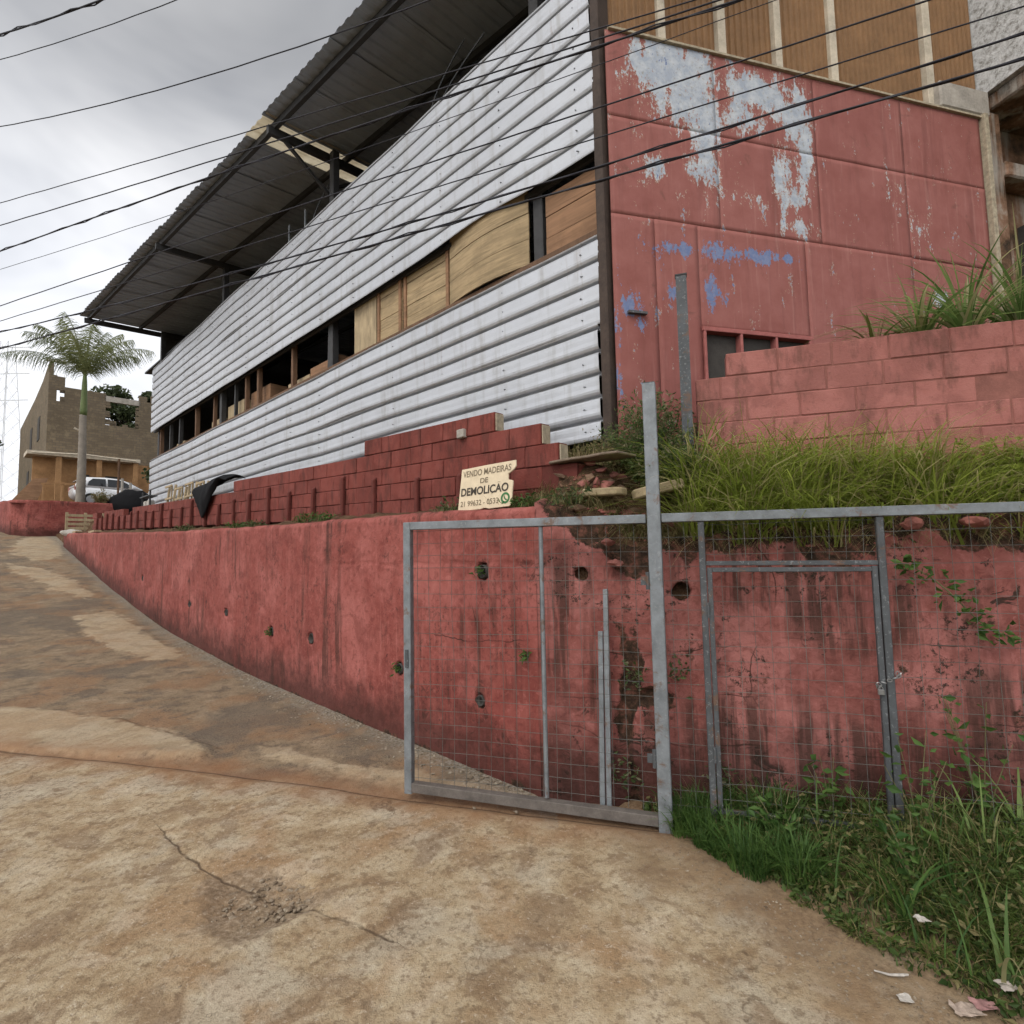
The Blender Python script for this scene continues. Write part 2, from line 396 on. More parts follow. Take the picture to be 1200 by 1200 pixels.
c = n.mix(red, c, (.215, .105, .05))
crt = msk('crater', .05)
c = n.mix(n.math('MULTIPLY', crt, .7), c, n.ramp(n.noise(30, 4, .7), [(.35, (.10, .068, .042)), (.52, (.21, .15, .098)), (.68, (.36, .29, .21))]))
wet = n.math('MULTIPLY', n.mr(n.math('ADD', n.attr('verge'), edge), .0, .55, 1, 0), .72)
c = n.mix(wet, c, n.mix(n.mr(finN, .4, .65), (.10, .062, .036), (.24, .165, .10)))
ge = n.math('MULTIPLY', n.mr(n.math('ADD', n.attr('foot'), n.math('MULTIPLY', edge, .6)), .02, .32, 1, 0), .75)
c = n.mix(ge, c, n.mix(n.mr(finN, .42, .6), (.10, .085, .062), (.30, .27, .225)))
ck = n.mr(n.math('ABSOLUTE', n.math('ADD', n.attr('crack'), n.math('MULTIPLY', n.math('SUBTRACT', n.noise(4, 3, .55), .5), .09))), .003, .011, 1, 0)
sm = n.mr(n.math('ABSOLUTE', n.math('ADD', n.attr('seam'), n.math('MULTIPLY', n.math('SUBTRACT', n.noise(3, 3, .55), .5), .05))), .005, .018, 1, 0)
vc = n.mr(n.voro(.85, 'DISTANCE_TO_EDGE', vec=n.map((1, 1, 1), n.comb(n.math('ADD', n.sep()[0], n.math('MULTIPLY', n.noise(2.2, 6, .7), 1.2)), n.math('ADD', n.sep()[1], n.math('MULTIPLY', n.noise(2.7, 6, .7), 1.2))))), .0, .012, 1, 0)
vc = n.math('MULTIPLY', n.math('MULTIPLY', vc, front), n.mr(n.noise(1.3, 3), .5, .62))
cks = n.math('MAXIMUM', n.math('MAXIMUM', n.math('MULTIPLY', n.math('MULTIPLY', ck, n.mr(n.noise(6, 3), .36, .52, .35, 1)), .75), n.math('MULTIPLY', sm, .7)), n.math('MULTIPLY', vc, .5))
c = n.mix(cks, c, (.05, .03, .018))
n.bump(n.math('ADD', n.math('MULTIPLY', finN, .9), n.math('MULTIPLY', grit, .5)), .5, .02)
M_road = n.col(c)
M_ground = plain('far_ground', (.11, .10, .055), .95, var=.4, scale=.5)

def leafmat(name, a, b, dry=None, trans=.35):
    n = NT(name, .6, .3)
    r = n.attr('rnd')
    c = n.mix(r, a, b)
    if dry: c = n.mix(n.mr(n.attr('rnd2'), .72, .8), c, dry)
    n.col(c)
    t = n.new('ShaderNodeBsdfTranslucent'); n.ln(c, t.inputs[0])
    m = n.new('ShaderNodeMixShader'); m.inputs[0].default_value = trans
    n.t.links.new(n.b.outputs[0], m.inputs[1]); n.t.links.new(t.outputs[0], m.inputs[2])
    n.t.links.new(m.outputs[0], n.t.nodes['Material Output'].inputs['Surface']); return n.m
M_grass = leafmat('verge_grass', (.028, .055, .012), (.085, .13, .03), (.22, .19, .085))
M_grassb = leafmat('bright_grass', (.15, .20, .03), (.36, .42, .085), (.42, .37, .18), trans=.6)
M_grassv = leafmat('tuft_grass', (.045, .08, .016), (.155, .21, .05), (.29, .24, .11), trans=.45)
M_weed = leafmat('weed_leaf', (.03, .075, .015), (.09, .16, .035))
M_bush = leafmat('bush_leaf', (.03, .055, .018), (.10, .13, .045), (.17, .155, .09))
M_strap = leafmat('strap_leaf', (.075, .14, .035), (.23, .32, .10), (.34, .32, .16), trans=.5)
M_palmleaf = leafmat('palm_leaf', (.10, .125, .045), (.24, .25, .11), (.40, .33, .19), trans=.5)
M_tree = leafmat('tree_leaf', (.03, .045, .018), (.08, .10, .04))
M_trunk = plain('palm_trunk', (.20, .175, .145), .9, var=.3, scale=3)
M_bark = plain('bark', (.10, .08, .06), .95)
M_shaft = plain('crownshaft', (.10, .13, .045), .6)
M_stem = plain('stem', (.12, .11, .05), .8)

# ------------------------------------------------------------------ setting: ground and road
def seg_dist(px, py, pts):
    best = np.full(px.shape, 1e9); sg = np.zeros(px.shape)
    for (x0, y0), (x1, y1) in zip(pts[:-1], pts[1:]):
        dx, dy = x1 - x0, y1 - y0; L = dx * dx + dy * dy
        q = np.clip(((px - x0) * dx + (py - y0) * dy) / L, 0, 1)
        dd = np.hypot(px - x0 - q * dx, py - y0 - q * dy); cr_ = np.sign(dx * (py - y0) - dy * (px - x0))
        m = dd < best; best = np.where(m, dd, best); sg = np.where(m, cr_, sg)
    return best, sg
def poly_sd(px, py, pts):
    d_, _ = seg_dist(px, py, pts + [pts[0]])
    ins = np.zeros(px.shape, bool); j = len(pts) - 1
    for i in range(len(pts)):
        xi, yi = pts[i]; xj, yj = pts[j]
        c_ = ((yi > py) != (yj > py)) & (px < (xj - xi) * (py - yi) / (yj - yi + 1e-12) + xi); ins ^= c_; j = i
    return np.where(ins, -d_, d_)
gs_ = np.concatenate([np.linspace(-400, -20, 20), np.linspace(-15, 60, 60), np.linspace(70, 600, 20)])
gt_ = np.concatenate([np.linspace(-500, -40, 12), np.linspace(-30, 40, 30), np.linspace(60, 500, 10)])
SS, TT = np.meshgrid(gs_, gt_, indexing='ij')
V = SS[..., None] * D + TT[..., None] * N; V[..., 2] = zroad(SS, TT) - .35
tag(grid('ground', V, M_ground, flip=True), kind='structure')

SEAM = [(-14, 8.4), (-5.1, 5.64), (-3.9, 5.38), (-2.67, 5.04), (-1.74, 4.76), (-.84, 4.44), (1.05, 3.86), (2, 3.5), (5, 2.6)]
PATCH = [[(-6.31, 6.93), (-5.56, 6.8), (-4.52, 6.48), (-3.63, 5.98), (-2.95, 5.58), (-3.01, 5.40), (-3.93, 5.46), (-5.1, 5.68), (-9, 6.9), (-9, 7.6)],
         [(-9.65, 12.32), (-9.26, 12.86), (-7.8, 11.72), (-5.68, 9.59), (-5.75, 9.19), (-6.55, 9.55), (-8.24, 10.9)],
         [(-16.17, 17.77), (-14.31, 17.25), (-11.08, 14.74), (-10.67, 13.93), (-12.37, 14.93), (-15.15, 16.86)],
         [(-18.83, 20.91), (-20.26, 23.06), (-19.34, 23.86), (-15.89, 19.64), (-15.93, 18.51), (-17.34, 19.27)],
         [(-2.6, 5.65), (-1.9, 5.35), (-.5, 4.75), (.2, 4.45), (-.4, 4.5), (-1.3, 4.85), (-2.3, 5.3)]]
CRATER = [(-1.69, 3.1), (-1.76, 3.44), (-1.48, 3.56), (-1.15, 3.36), (-1.06, 3.22), (-1.25, 3.06), (-1.37, 2.94), (-1.58, 2.98)]
CRACK = [(-2.5, 4.05), (-2.18, 3.76), (-1.76, 3.44), (-1.28, 3.24), (-.94, 3.08), (-.64, 2.91)]
VERGE = [(.95, 3.95), (1.01, 3.85), (1.24, 3.49), (1.37, 3.21), (1.5, 2.97), (1.57, 2.77), (1.7, 2.61), (1.84, 2.41), (1.96, 2.3), (2.3, 1.9), (3.0, 1.2)]
sv = np.concatenate([np.linspace(-6, -1, 30)[:-1], np.arange(-1, 8, .026), 8 + (np.linspace(0, 1, 150) ** 1.7) * 29 + .02])
tv = np.concatenate([np.linspace(-9, -.6, 30)[:-1], np.arange(-.6, 3.8, .028), np.linspace(3.82, 6.5, 14)])
SS, TT = np.meshgrid(sv, tv, indexing='ij')
V = SS[..., None] * D + TT[..., None] * N; X, Y = V[..., 0], V[..., 1]
sdm, sgn = seg_dist(X, Y, SEAM); seam_sd = sdm * sgn          # >0 on the uphill side
patch = np.min([poly_sd(X, Y, p) for p in PATCH], axis=0)
crater = poly_sd(X, Y, CRATER); crack = seg_dist(X, Y, CRACK); crack = crack[0] * np.where(crack[1] == 0, 1, crack[1])
vd, vsg = seg_dist(X, Y, VERGE); verge = np.where(vsg > 0, -vd, vd); verge = verge if True else verge
zz = zroad(SS, TT) + .012 * fbm(X * .9, Y * .9, 4) + .004 * fbm(X * 6, Y * 6, 3)
zz -= .02 * np.exp(-(seam_sd / .05) ** 2) + .018 * sstep(-.02, .08, seam_sd) * sstep(.9, .0, np.abs(seam_sd))
e_ = .06 * fbm(X * 4, Y * 4, 3)
zz += .03 * sstep(.05, -.05, poly_sd(X, Y, PATCH[0]) + e_) + .012 * sstep(.06, -.06, patch + e_)
zz -= sstep(.04, -.08, crater + e_) * (.028 + .02 * fbm(X * 9, Y * 9, 2)) + .012 * np.exp(-(crack / .02) ** 2)
mound = sstep(.1, -1.3, verge) * .16
zz += mound
V[..., 2] = zz
foot = np.where(X > .3, 9., 3.29 - TT)
road = grid('road', V, M_road, attrs=dict(front=seam_sd, seam=seam_sd, patch=patch, crater=crater, crack=crack, verge=verge, foot=foot), flip=True)
tag(road, kind='structure')
def verge_sd(x, y):
    a, b = seg_dist(np.atleast_1d(np.array(x, float)), np.atleast_1d(np.array(y, float)), VERGE); return np.where(b > 0, -a, a)
def zfin(x, y):
    x = np.atleast_1d(np.array(x, float)); y = np.atleast_1d(np.array(y, float))
    return zxy(x, y) + .012 * fbm(x * .9, y * .9, 4) + sstep(.1, -1.3, verge_sd(x, y)) * .16

# ------------------------------------------------------------------ retaining walls
def wtop(s): return np.interp(s, [0, 2.9, 4.8, 8.5, 13, 27.5, 32], [2.22, 2.24, 2.29, 2.35, 2.47, 3.03, 3.2])
HOLES = [(3.58, 1.71, .062), (3.63, .6, .05), (4.84, .72, .055), (6.77, .85, .065), (7.98, .84, .06), (9.78, 1.0, .06), (11.72, 1.04, .06), (15.27, 1.47, .06)]
us = np.concatenate([np.arange(2.95, 8.3, .02), 8.3 + np.linspace(0, 1, 260) ** 1.35 * 19.25])
ws = np.linspace(0, 1, 120)
UU, WW = np.meshgrid(us, ws, indexing='ij')
z0 = zroad(UU, 3.29) - .15; z1 = wtop(UU) + .018 * fbm(UU * 2.2, UU * 0 + 3, 4)
ZZ = z0 + WW * (z1 - z0)
disp = .014 * fbm(UU * .8, ZZ * 1.1, 3) + .007 * fbm(UU * 5, ZZ * 5, 4)
disp += -.012 * sstep(.93, .97, 1 - np.abs((ZZ - 1.78 - .02 * fbm(UU * 2, UU * 0, 2)) * 6)) * sstep(7, 5.2, UU)
dmg = np.zeros_like(UU)
for (a, b, r) in HOLES:
    rr = np.hypot(UU - a, ZZ - b) + .012 * fbm(UU * 14, ZZ * 14, 2)
    disp -= .32 * sstep(r + .012, r - .012, rr); dmg = np.maximum(dmg, sstep(r + .03, r, rr) * .9)
dmg = np.maximum(dmg, .62 * sstep(.10, .0, ZZ - zroad(UU, 3.29)) * (fbm(UU * 2.5, ZZ * 2, 3) > .05))
# worn patch under the old pour line
disp = disp + 0
pt = np.exp(-((UU - 6.2) / .55) ** 2 - ((ZZ - 1.55) / .2) ** 2); dmg = np.maximum(dmg, .36 * pt + .16 * pt * fbm(UU * 9, ZZ * 3, 3))
rnd_edge = .05 * np.clip((ZZ - z1 + .06) / .06, 0, 1) ** 2
V = UU[..., None] * D + (3.29 - disp + rnd_edge)[..., None] * N; V[..., 2] = ZZ
cap = us[:, None] * D + (3.29 + .2) * N; cap[:, 2] = z1[:, -1] - .01 + .01 * fbm(us * 3, us * 0 + 9, 3)
V = np.concatenate([V, cap[:, None, :]], 1)
cat1 = lambda A: np.concatenate([A, A[:, -1:]], 1)
c1_ = ZZ - 1.2 - .1 * np.sin(UU * 1.1) + 3 * sstep(5, 7, UU); c2_ = UU - 3.75 - .08 * np.sin(ZZ * 4) + 3 * sstep(1.2, .9, ZZ); crk = np.where(np.abs(c1_) < np.abs(c2_), c1_, c2_)
RW = thing('retaining_wall', PF(15, 3.39, 1.0), 'long red plastered retaining wall with drain holes beside the sloping road', 'wall')
grid('wall_face', V, M_red, RW, attrs=dict(dmg=cat1(dmg), hgt=cat1(ZZ - zroad(UU, 3.29)), crk=cat1(crk)), flip=False)
m = MB(); m.prism([PF(27.55, 3.30, 2.3), PF(27.55, 5.2, 2.3), PF(27.55, 5.2, 3.03), PF(27.55, 3.30, 3.03)], D * .012); m.build('end_face', M_red, RW)
for (a, b, r) in HOLES:
    m = MB(); r2 = r - .004; k = 14
    ring = []
    for tt, rr in ((3.285, r2), (3.285, r2 - .007), (3.56, r2 - .007), (3.56, r2)):
        ring += [PF(a + rr * math.cos(2 * math.pi * j / k), tt, b + rr * math.sin(2 * math.pi * j / k)) for j in range(k)]
    m.raw(ring, [(q * k + j, q * k + (j + 1) % k, ((q + 1) % 4) * k + (j + 1) % k, ((q + 1) % 4) * k + j) for q in range(4) for j in range(k)])
    m.build('drain_pipe', M_dark, RW, smooth=True)

# broken right-hand section behind the fence
HOL2 = [(1.35, 1.69, .045), (2.08, 1.56, .055)]
us = np.arange(.985, 5.2, .02); us = np.concatenate([us, np.linspace(5.25, 9, 40)])
UU, WW = np.meshgrid(us, ws, indexing='ij')
Kw = .25
bx = G0[0] + UU * GD[0] + Kw * GK[0]; by = G0[1] + UU * GD[1] + Kw * GK[1]
z0 = -.2 + 0 * UU
topv = np.interp(us, [.98, 1.25, 1.45, 1.6, 1.85, 2.3, 2.6, 2.8, 3.1, 3.5, 4.2, 6, 9], [2.235, 2.21, 2.08, 1.94, 1.9, 1.93, 2.06, 2.0, 1.97, 2.03, 2.04, 2.03, 2.0]) + .05 * fbm(us * 4, us * 0 + 2, 4)
z1 = topv[:, None] + 0 * UU
ZZ = z0 + WW * (z1 - z0)
disp = .03 * fbm(UU * 1.3, ZZ * 1.6, 4) + .014 * fbm(UU * 6, ZZ * 6, 4)
dmg = np.zeros_like(UU)
for (a, b, r) in HOL2:
    rr = np.hypot(UU - a, ZZ - b) + .02 * fbm(UU * 12, ZZ * 12, 2)
    disp -= .5 * sstep(r + .012, r - .012, rr); dmg = np.maximum(dmg, sstep(r + .03, r, rr) * .9)
edge_ = sstep(.30, .02, z1 - ZZ + .22 * fbm(UU * 3, ZZ * 3, 3)); dmg = np.maximum(dmg, .75 * edge_)
cav = sstep(.12, .03, np.abs(UU - 1.68 + .09 * fbm(ZZ * 2.2, UU * 0 + 4, 3)) + .10 * fbm(UU * 5, ZZ * 5, 3)) * (1 - .45 * sstep(.95, 1.5, ZZ)); dmg = np.maximum(dmg, .72 * cav)
cav2 = np.exp(-((UU - 1.85) / .22) ** 2 - ((ZZ - .78) / .10) ** 2); dmg = np.maximum(dmg, .95 * cav2)
for (a, b, ra, rb) in ((2.55, .95, .22, .16), (3.3, .55, .15, .12), (3.0, .72, .3, .05), (2.9, 1.7, .12, .12), (4.0, .8, .3, .12), (3.9, 1.35, .2, .08), (2.1, 1.1, .1, .3)):
    dmg = np.maximum(dmg, .48 * np.exp(-((UU - a) / ra) ** 2 - ((ZZ - b) / rb) ** 2))
dmg = np.maximum(dmg, .20 + .34 * fbm(UU * 1.4 + 3, ZZ * 1.9, 3)); disp -= .05 * sstep(.5, .75, dmg) + .04 * edge_
cs_ = np.stack([ZZ - .78 - .05 * np.sin(UU * 3), ZZ - 1.18 - .06 * np.sin(UU * 2.2 + 1), ZZ - .5 + .04 * np.sin(UU * 4), UU - 2.62 - .1 * np.sin(ZZ * 5)])
crk = np.take_along_axis(cs_, np.abs(cs_).argmin(0)[None], 0)[0]
V = np.stack([bx - disp * GK[0], by - disp * GK[1], ZZ], -1)
cap = np.stack([G0[0] + us * GD[0] + (Kw + .3) * GK[0], G0[1] + us * GD[1] + (Kw + .3) * GK[1], topv + .05], -1)
V = np.concatenate([V, cap[:, None, :]], 1)
BW = thing('retaining_wall', PG(4, .4, 0), 'crumbling faded red retaining wall behind the wire mesh fence, moss stained', 'wall')
grid('wall_face', V, M_pinkwall, BW, attrs=dict(dmg=cat1(dmg), hgt=cat1(ZZ - .1), crk=cat1(crk)))

# ------------------------------------------------------------------ terraces
sv = np.concatenate([[2.95], np.arange(2.96, 9, .06), np.linspace(9.1, 31, 120)]); tv = np.concatenate([[3.415], np.linspace(3.42, 5.2, 30)])
SS, TT = np.meshgrid(sv, tv, indexing='ij')
def zterr(s, t):
    b = wtop(s) - .03 + .10 * sstep(3.42, 3.7, t)
    nb = sstep(3.9, 3.0, s); b = b + nb * sstep(3.55, 4.3, t) * .5
    return b + .45 * (1 - nb) * sstep(3.95, 4.2, t) + .05 * fbm(s * 3, t * 3, 4)
V = SS[..., None] * D + TT[..., None] * N; V[..., 2] = zterr(SS, TT); V[0, :, 2] -= 1.2; V[:, 0, 2] -= 1.2
tag(grid('terrace_soil', V, M_soil, flip=True), kind='structure')
def zbank(g, k):
    b = 1.85 + 1.25 * np.clip(k - .4, 0, .3) + .95 * np.clip(k - .7, 0, .6)
    b = b + .30 * sstep(1.75, 1.45, g) * sstep(1.3, .6, k) + np.where(g < 2.25, .05, 0); hi = np.where(g > 2.3, 1.0, 0) * sstep(1.02, 1.10, k); b = b * (1 - hi) + 3.26 * hi
    return b + .07 * fbm(g * 3, k * 3, 4)
gv = np.arange(1.05, 9, .06); kv = np.concatenate([[.33, .345], np.linspace(.38, 3.4, 60)])
GG, KK = np.meshgrid(gv, kv, indexing='ij')
V = np.stack([G0[0] + GG * GD[0] + KK * GK[0], G0[1] + GG * GD[1] + KK * GK[1], zbank(GG, KK)], -1); V[:, 0, 2] -= 1.1; V[0, :, 2] -= 1.2
tag(grid('bank_soil', V, M_soil), kind='structure')

# ------------------------------------------------------------------ block walls
def block_mesh(name, hx, hy, hz, mat, bev=.007):
    bm = bmesh.new(); bmesh.ops.create_cube(bm, size=2)
    for v in bm.verts: v.co = Vector((v.co.x * hx, v.co.y * hy, v.co.z * hz))
    bmesh.ops.bevel(bm, geom=list(bm.edges), offset=bev, segments=1, affect='EDGES')
    me = bpy.data.meshes.new(name); bm.to_mesh(me); bm.free(); me.materials.append(mat); return me
def frameM(ax, ay, az, p):
    return Matrix(((ax[0], ay[0], az[0], p[0]), (ax[1], ay[1], az[1], p[1]), (ax[2], ay[2], az[2], p[2]), (0, 0, 0, 1)))

M_bn0 = plain('brown_ledge', (.17, .13, .095), .95, var=.35, scale=14)
SL = .037; TB = 3.80
RB = thing('block_wall', PF(10, TB, 2.5), 'stepped red painted block wall with small buttresses, under the corrugated cladding', 'wall')
ax = D + SL * Z3; ax /= np.linalg.norm(ax); ay = N; az = np.cross(ax, ay); az = az if az[2] > 0 else -az
ax_ = np.cross(ay, az)
blk = block_mesh('block', .1955, .07, .0965, M_redblock); half = block_mesh('block', .0955, .07, .0965, M_redblock); raw = block_mesh('block', .1955, .07, .0965, M_rawblock)
def rows(s):
    if s < 3.15: return 2
    if s < 3.72: return 4
    if s < 6.1: return 5
    if s < 10.9: return 4
    if s < 17: return 3
    return 3 if int(s * .8) % 3 else 2
mort = {}
for i in range(5):
    s = 2.65 + (.2 if i % 2 else 0)
    first = True
    while s < 24.4:
        w = .4
        mid = s + w / 2
        if rows(mid) > i and not (s < 3.1 and random.random() < .2):
            z = 2.33 + .2 * i + SL * (mid - 3.15)
            j = .004 * (random.random() - .5)
            M = frameM(ax_, ay, az, PF(mid, TB + random.uniform(-.006, .006) + (.05 * random.random() if s < 3.1 else 0), z + j))
            link('block', blk, RB, M)
            mort.setdefault(i, []).append(mid)
        s += w
    # half blocks finish the stepped ends
for i, mids in mort.items():
    run = [mids[0]]
    def flush(run):
        a = run[0] - .19; b = run[-1] + .19
        m = MB(); m.bar(PF(a, TB, 2.33 + .2 * i + SL * (a - 3.15)), PF(b, TB, 2.33 + .2 * i + SL * (b - 3.15)), .115, .199); m.build('mortar', M_redmortar, RB)
    for q in mids[1:]:
        if q - run[-1] > .45: flush(run); run = [q]
        else: run.append(q)
    flush(run)
for i in (2, 3, 4):
    e_ = mort[i][0] - .2; m = MB(); m.box(PF(e_ - .006, TB, 2.33 + .2 * i + SL * (e_ - 3.15)), (.007, .05, .085), (D, N, Z3)); m.build('bare_end', M_rawblock, RB)
for i in range(25):
    s = 4.35 + .8 * i + random.uniform(-.06, .06)
    zb = 2.26 + SL * (s - 3.15) - .06; h = random.uniform(.4, .6)
    a = .03; pr = random.uniform(.05, .09)
    poly = [PF(s - a, TB - .072, zb), PF(s - a, TB - .072 - pr, zb), PF(s - a, TB - .072 - .05, zb + h), PF(s - a, TB - .072, zb + h + .03)]
    m = MB(); m.prism(poly, D * 2 * a); m.build('buttress', M_redmortar, RB, bevel=.012)
m = MB(); m.box(PF(4.32, TB - .085, 3.11), (.055, .03, .045), (D, N, Z3)); tag(m.build('junction_box', M_concrete, bevel=.008), 'small whitish junction box on the red block wall above the sale sign', 'box')
# broken ledge
m = MB()
pts = [(2.42, 3.70), (2.55, 3.665), (2.7, 3.68), (2.85, 3.66), (3.1, 3.67), (3.13, 3.69), (3.13, 3.95), (2.42, 3.98)]
m.prism([PF(a, b, 2.635) for a, b in pts], Z3 * .022); m.build('ledge', M_bn0, RB, bevel=.006)

PB = thing('block_wall', PG(4, 1.0, 2.5), 'stepped pink painted block wall on the grassy bank in front of the pink facade', 'wall')
pbl = block_mesh('block', .196, .07, .0955, M_pinkblock)
ax_g = GD; ay_g = GK
for i in range(6):
    z = 2.44 + .195 * i
    g = 2.27 + (.2 if i % 2 == 0 else 0) + (0 if i < 5 else .25)
    mids = []
    if i % 2 == 0 and i < 5:
        hb = block_mesh('block', .0965, .07, .0955, M_pinkblock); link('block', hb, PB, frameM(ax_g, ay_g, Z3, PG(2.37, .98, z)))
    while g < 7.5:
        link('block', pbl, PB, frameM(ax_g, ay_g, Z3, PG(g + .2, .98 + random.uniform(-.006, .006), z + random.uniform(-.003, .003)))); mids.append(g + .2); g += .4
    m = MB(); m.box(PG((mids[0] + mids[-1]) / 2 - (.1 if i % 2 == 0 and i < 5 else 0), .98, z), ((mids[-1] - mids[0]) / 2 + .19, .0655, .0974), (GD, GK, Z3)); m.build('mortar', M_pinkmortar, PB)

# ------------------------------------------------------------------ warehouse
WH = thing('warehouse', PF(11, 6, 2.9), 'warehouse clad in horizontal corrugated zinc sheets, with pink sheet front and wide overhanging roof', 'building')
TF = 4.48
def ribs(zb, zt, pitch=.228, depth=.074):
    """trapezoid profile going up: list of (z, outward)"""
    out = [(zb, depth * .88)]; z = zb
    while z < zt - .02:
        for dz, o in ((.012, depth * .95), (.035, depth), (.075, depth * .97), (.12, depth), (.155, depth), (.170, depth * .9), (.173, 0.), (.2115, 0.), (.216, depth * .8), (pitch, depth * .88)):
            if z + dz < zt: out.append((z + dz, o))
        z += pitch
    out.append((zt, out[-1][1])); return out
def zsheet(name, s0, s1, zb, zt, toff, parent, mat, bulge=None, bow=.022):
    pr = ribs(zb, zt); ss_ = np.arange(s0, s1 + .01, .16)
    V = np.zeros((len(ss_), len(pr), 3))
    for j, (z, o) in enumerate(pr):
        dt = bow * fbm(ss_ * .6 + zb * 3, ss_ * 0 + z * .7, 3); dz = .016 * fbm(ss_ * .7 + 9 + zb * 5, ss_ * 0 + 1.5 + z * .15, 3)
        if bulge is not None: dz = dz + bulge(ss_, z)
        V[:, j] = ss_[:, None] * D + (TF + toff - o + dt)[:, None] * N + (z + dz)[:, None] * Z3
    o = grid(name, V, mat, parent, smooth=False)
    md = o.modifiers.new('thick', 'SOLIDIFY'); md.thickness = .003
    return o
CL = [(3.04, 8.75), (8.62, 14.45), (14.3, 20.2)]
up_b = lambda s, z: .07 * np.exp(-((s - 4.7) / .8) ** 2) * np.clip((6.3 - z) / .5, 0, 1)
for r, (zb, zt) in enumerate(((2.96, 4.118), (4.10, 5.012), (5.9, 7.058), (7.04, 7.952))):
    for c_, (a, b) in enumerate(CL):
        a2 = a + (random.uniform(-.02, .03) if c_ == 0 else random.uniform(-.3, .3) * 0)
        zsheet('metal_sheet', a2, b, zb, zt, .004 * c_ + (.003 if r % 2 == 0 else 0), WH, M_zinc, up_b if r == 2 else None)
m = MB()
for zr in [2.96 + .228 * i + .085 for i in range(9)] + [5.9 + .228 * i + .085 for i in range(9)]:
    for sc_ in np.arange(3.25, 20, 1.12):
        if random.random() < .85: m.tube([PF(sc_ + random.uniform(-.03, .03), TF - .062, zr), PF(sc_, TF - .083, zr)], .0065, 6)
tag(m.build('screw', M_galv, WH), kind='stuff')
# frame behind: corner post, columns, rails
m = MB(); m.box(PF(2.995, TF + .03, 5.9), (.05, .10, 3.2), (D, N, Z3)); m.build('corner_post', M_rustpost, WH, bevel=.01)
COLS = [3.94, 8.75, 14.2, 19.75]
for s in COLS:
    m = MB(); m.box(PF(s, TF + .14, 6.0), (.07, .06, 3.1), (D, N, Z3)); m.build('column', M_steel_dark, WH, bevel=.008)
for z in (3.05, 4.95, 5.94, 7.9):
    m = MB(); m.bar(PF(3.06, TF + .06, z), PF(20.15, TF + .06, z), .05, .06); m.build('rail', M_beam if z in (4.95,) else M_steel_dark, WH)
m = MB(); m.bar(PF(3.06, TF + .05, 5.10), PF(20.1, TF + .05, 5.06), .05, .07); m.build('rail', M_beam, WH, bevel=.006)
for i, s in enumerate([8.84, 10.26, 11.91, 13.29, 14.72, 16.05, 17.55, 19.48, 12.6, 18.5]):
    m = MB(); w = random.uniform(.03, .05); m.bar(PF(s, TF + .12, 4.9), PF(s + random.uniform(-.05, .05), TF + .12, 6.05), w * 2, w * 2, N); m.build('stud', M_beam if i % 3 else M_steel_dark, WH)
# interior shell
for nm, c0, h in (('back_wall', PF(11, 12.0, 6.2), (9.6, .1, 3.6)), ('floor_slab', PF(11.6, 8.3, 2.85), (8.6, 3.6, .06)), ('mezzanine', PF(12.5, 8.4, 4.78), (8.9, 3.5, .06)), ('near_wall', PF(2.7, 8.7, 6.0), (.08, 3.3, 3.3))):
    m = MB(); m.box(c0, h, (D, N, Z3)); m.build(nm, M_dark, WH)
m = MB(); m.prism([PF(20.22, 4.8, 4.0), PF(20.22, 12, 4.0), PF(20.22, 12, 9.64), PF(20.22, 4.8, 9.29)], D * .08); m.build('added_end_wall', M_dark, WH)  # far end closed by an added wall, shutting out sky to darken the interior
for k, (s, t) in enumerate([(18, 4.92), (16.6, 4.95), (13.6, 4.9), (12.2, 4.92), (10.4, 4.95), (9.3, 4.92), (15.2, 5.0)]):
    m = MB(); h = random.uniform(.42, .8); m.box(PF(s, t, 4.845 + h / 2), (random.uniform(.3, .6), .2, h / 2), (D, N, Z3)); tag(m.build('timber_stack', M_board if k % 2 else M_pale, bevel=.01), ['low stack of timber inside the open strip, nearest the ruined house', 'second timber stack inside the open strip from its far end', 'timber stack inside the open strip about its middle', 'brown timber stack behind the studs of the open strip', 'timber stack behind the studs near the pale boards', 'timber stack right beside the pale printed board', 'pale timber stack deep inside the open strip'][k], 'timber')
# roof
RZ = 9.2
def teave(s): return 2.57 + (20.0 - s) * .0763
RF = MB().box(PF(11, 11.8, RZ + .30), (9.1, .05, .05), (D, N, Z3)).build('roof', M_steel_dark, WH)
def roof_sheet(s0, s1, mat, t_in=12.2, lift=0):
    pit = .2; cols = []; s = s0
    while s < s1 - .001:
        for ds, o in ((0, 0), (.05, 0), (.075, .024), (.15, .024), (.175, 0)):
            cols.append((s + ds, o))
        s += pit
    cols.append((s1, 0))
    tt = np.array([0, .25, .8, 2, 4.5, 8.6]); V = np.zeros((len(cols), len(tt), 3))
    jit = random.uniform(-.03, .03)
    for i, (ss_, o) in enumerate(cols):
        t0 = teave(ss_) + jit; t_ = t0 + (t_in - t0) * tt / 8.6
        V[i] = ss_ * D + t_[:, None] * N + (RZ + o + lift + .05 * (t_ - t0) + .008 * np.sin(t_ * 2 + ss_))[:, None] * Z3
    o = grid('roof_sheet', V, mat, RF, smooth=False, flip=True); md = o.modifiers.new('thick', 'SOLIDIFY'); md.thickness = .003; return o
def roof_sheet2(s0, s1):
    V = np.zeros((5, 2, 3))
    for i, ss_ in enumerate(np.linspace(s0, s1, 5)):
        for j, t_ in enumerate((5.5, 12.2)): V[i, j] = PF(ss_ + (.06 if i == 4 else -.06 if i == 0 else 0), t_, RZ + .01 + .05 * (t_ - teave(ss_)))
    return grid('roof_sheet', V, M_roof, RF, smooth=False, flip=True)
s = 1.8; k = 0
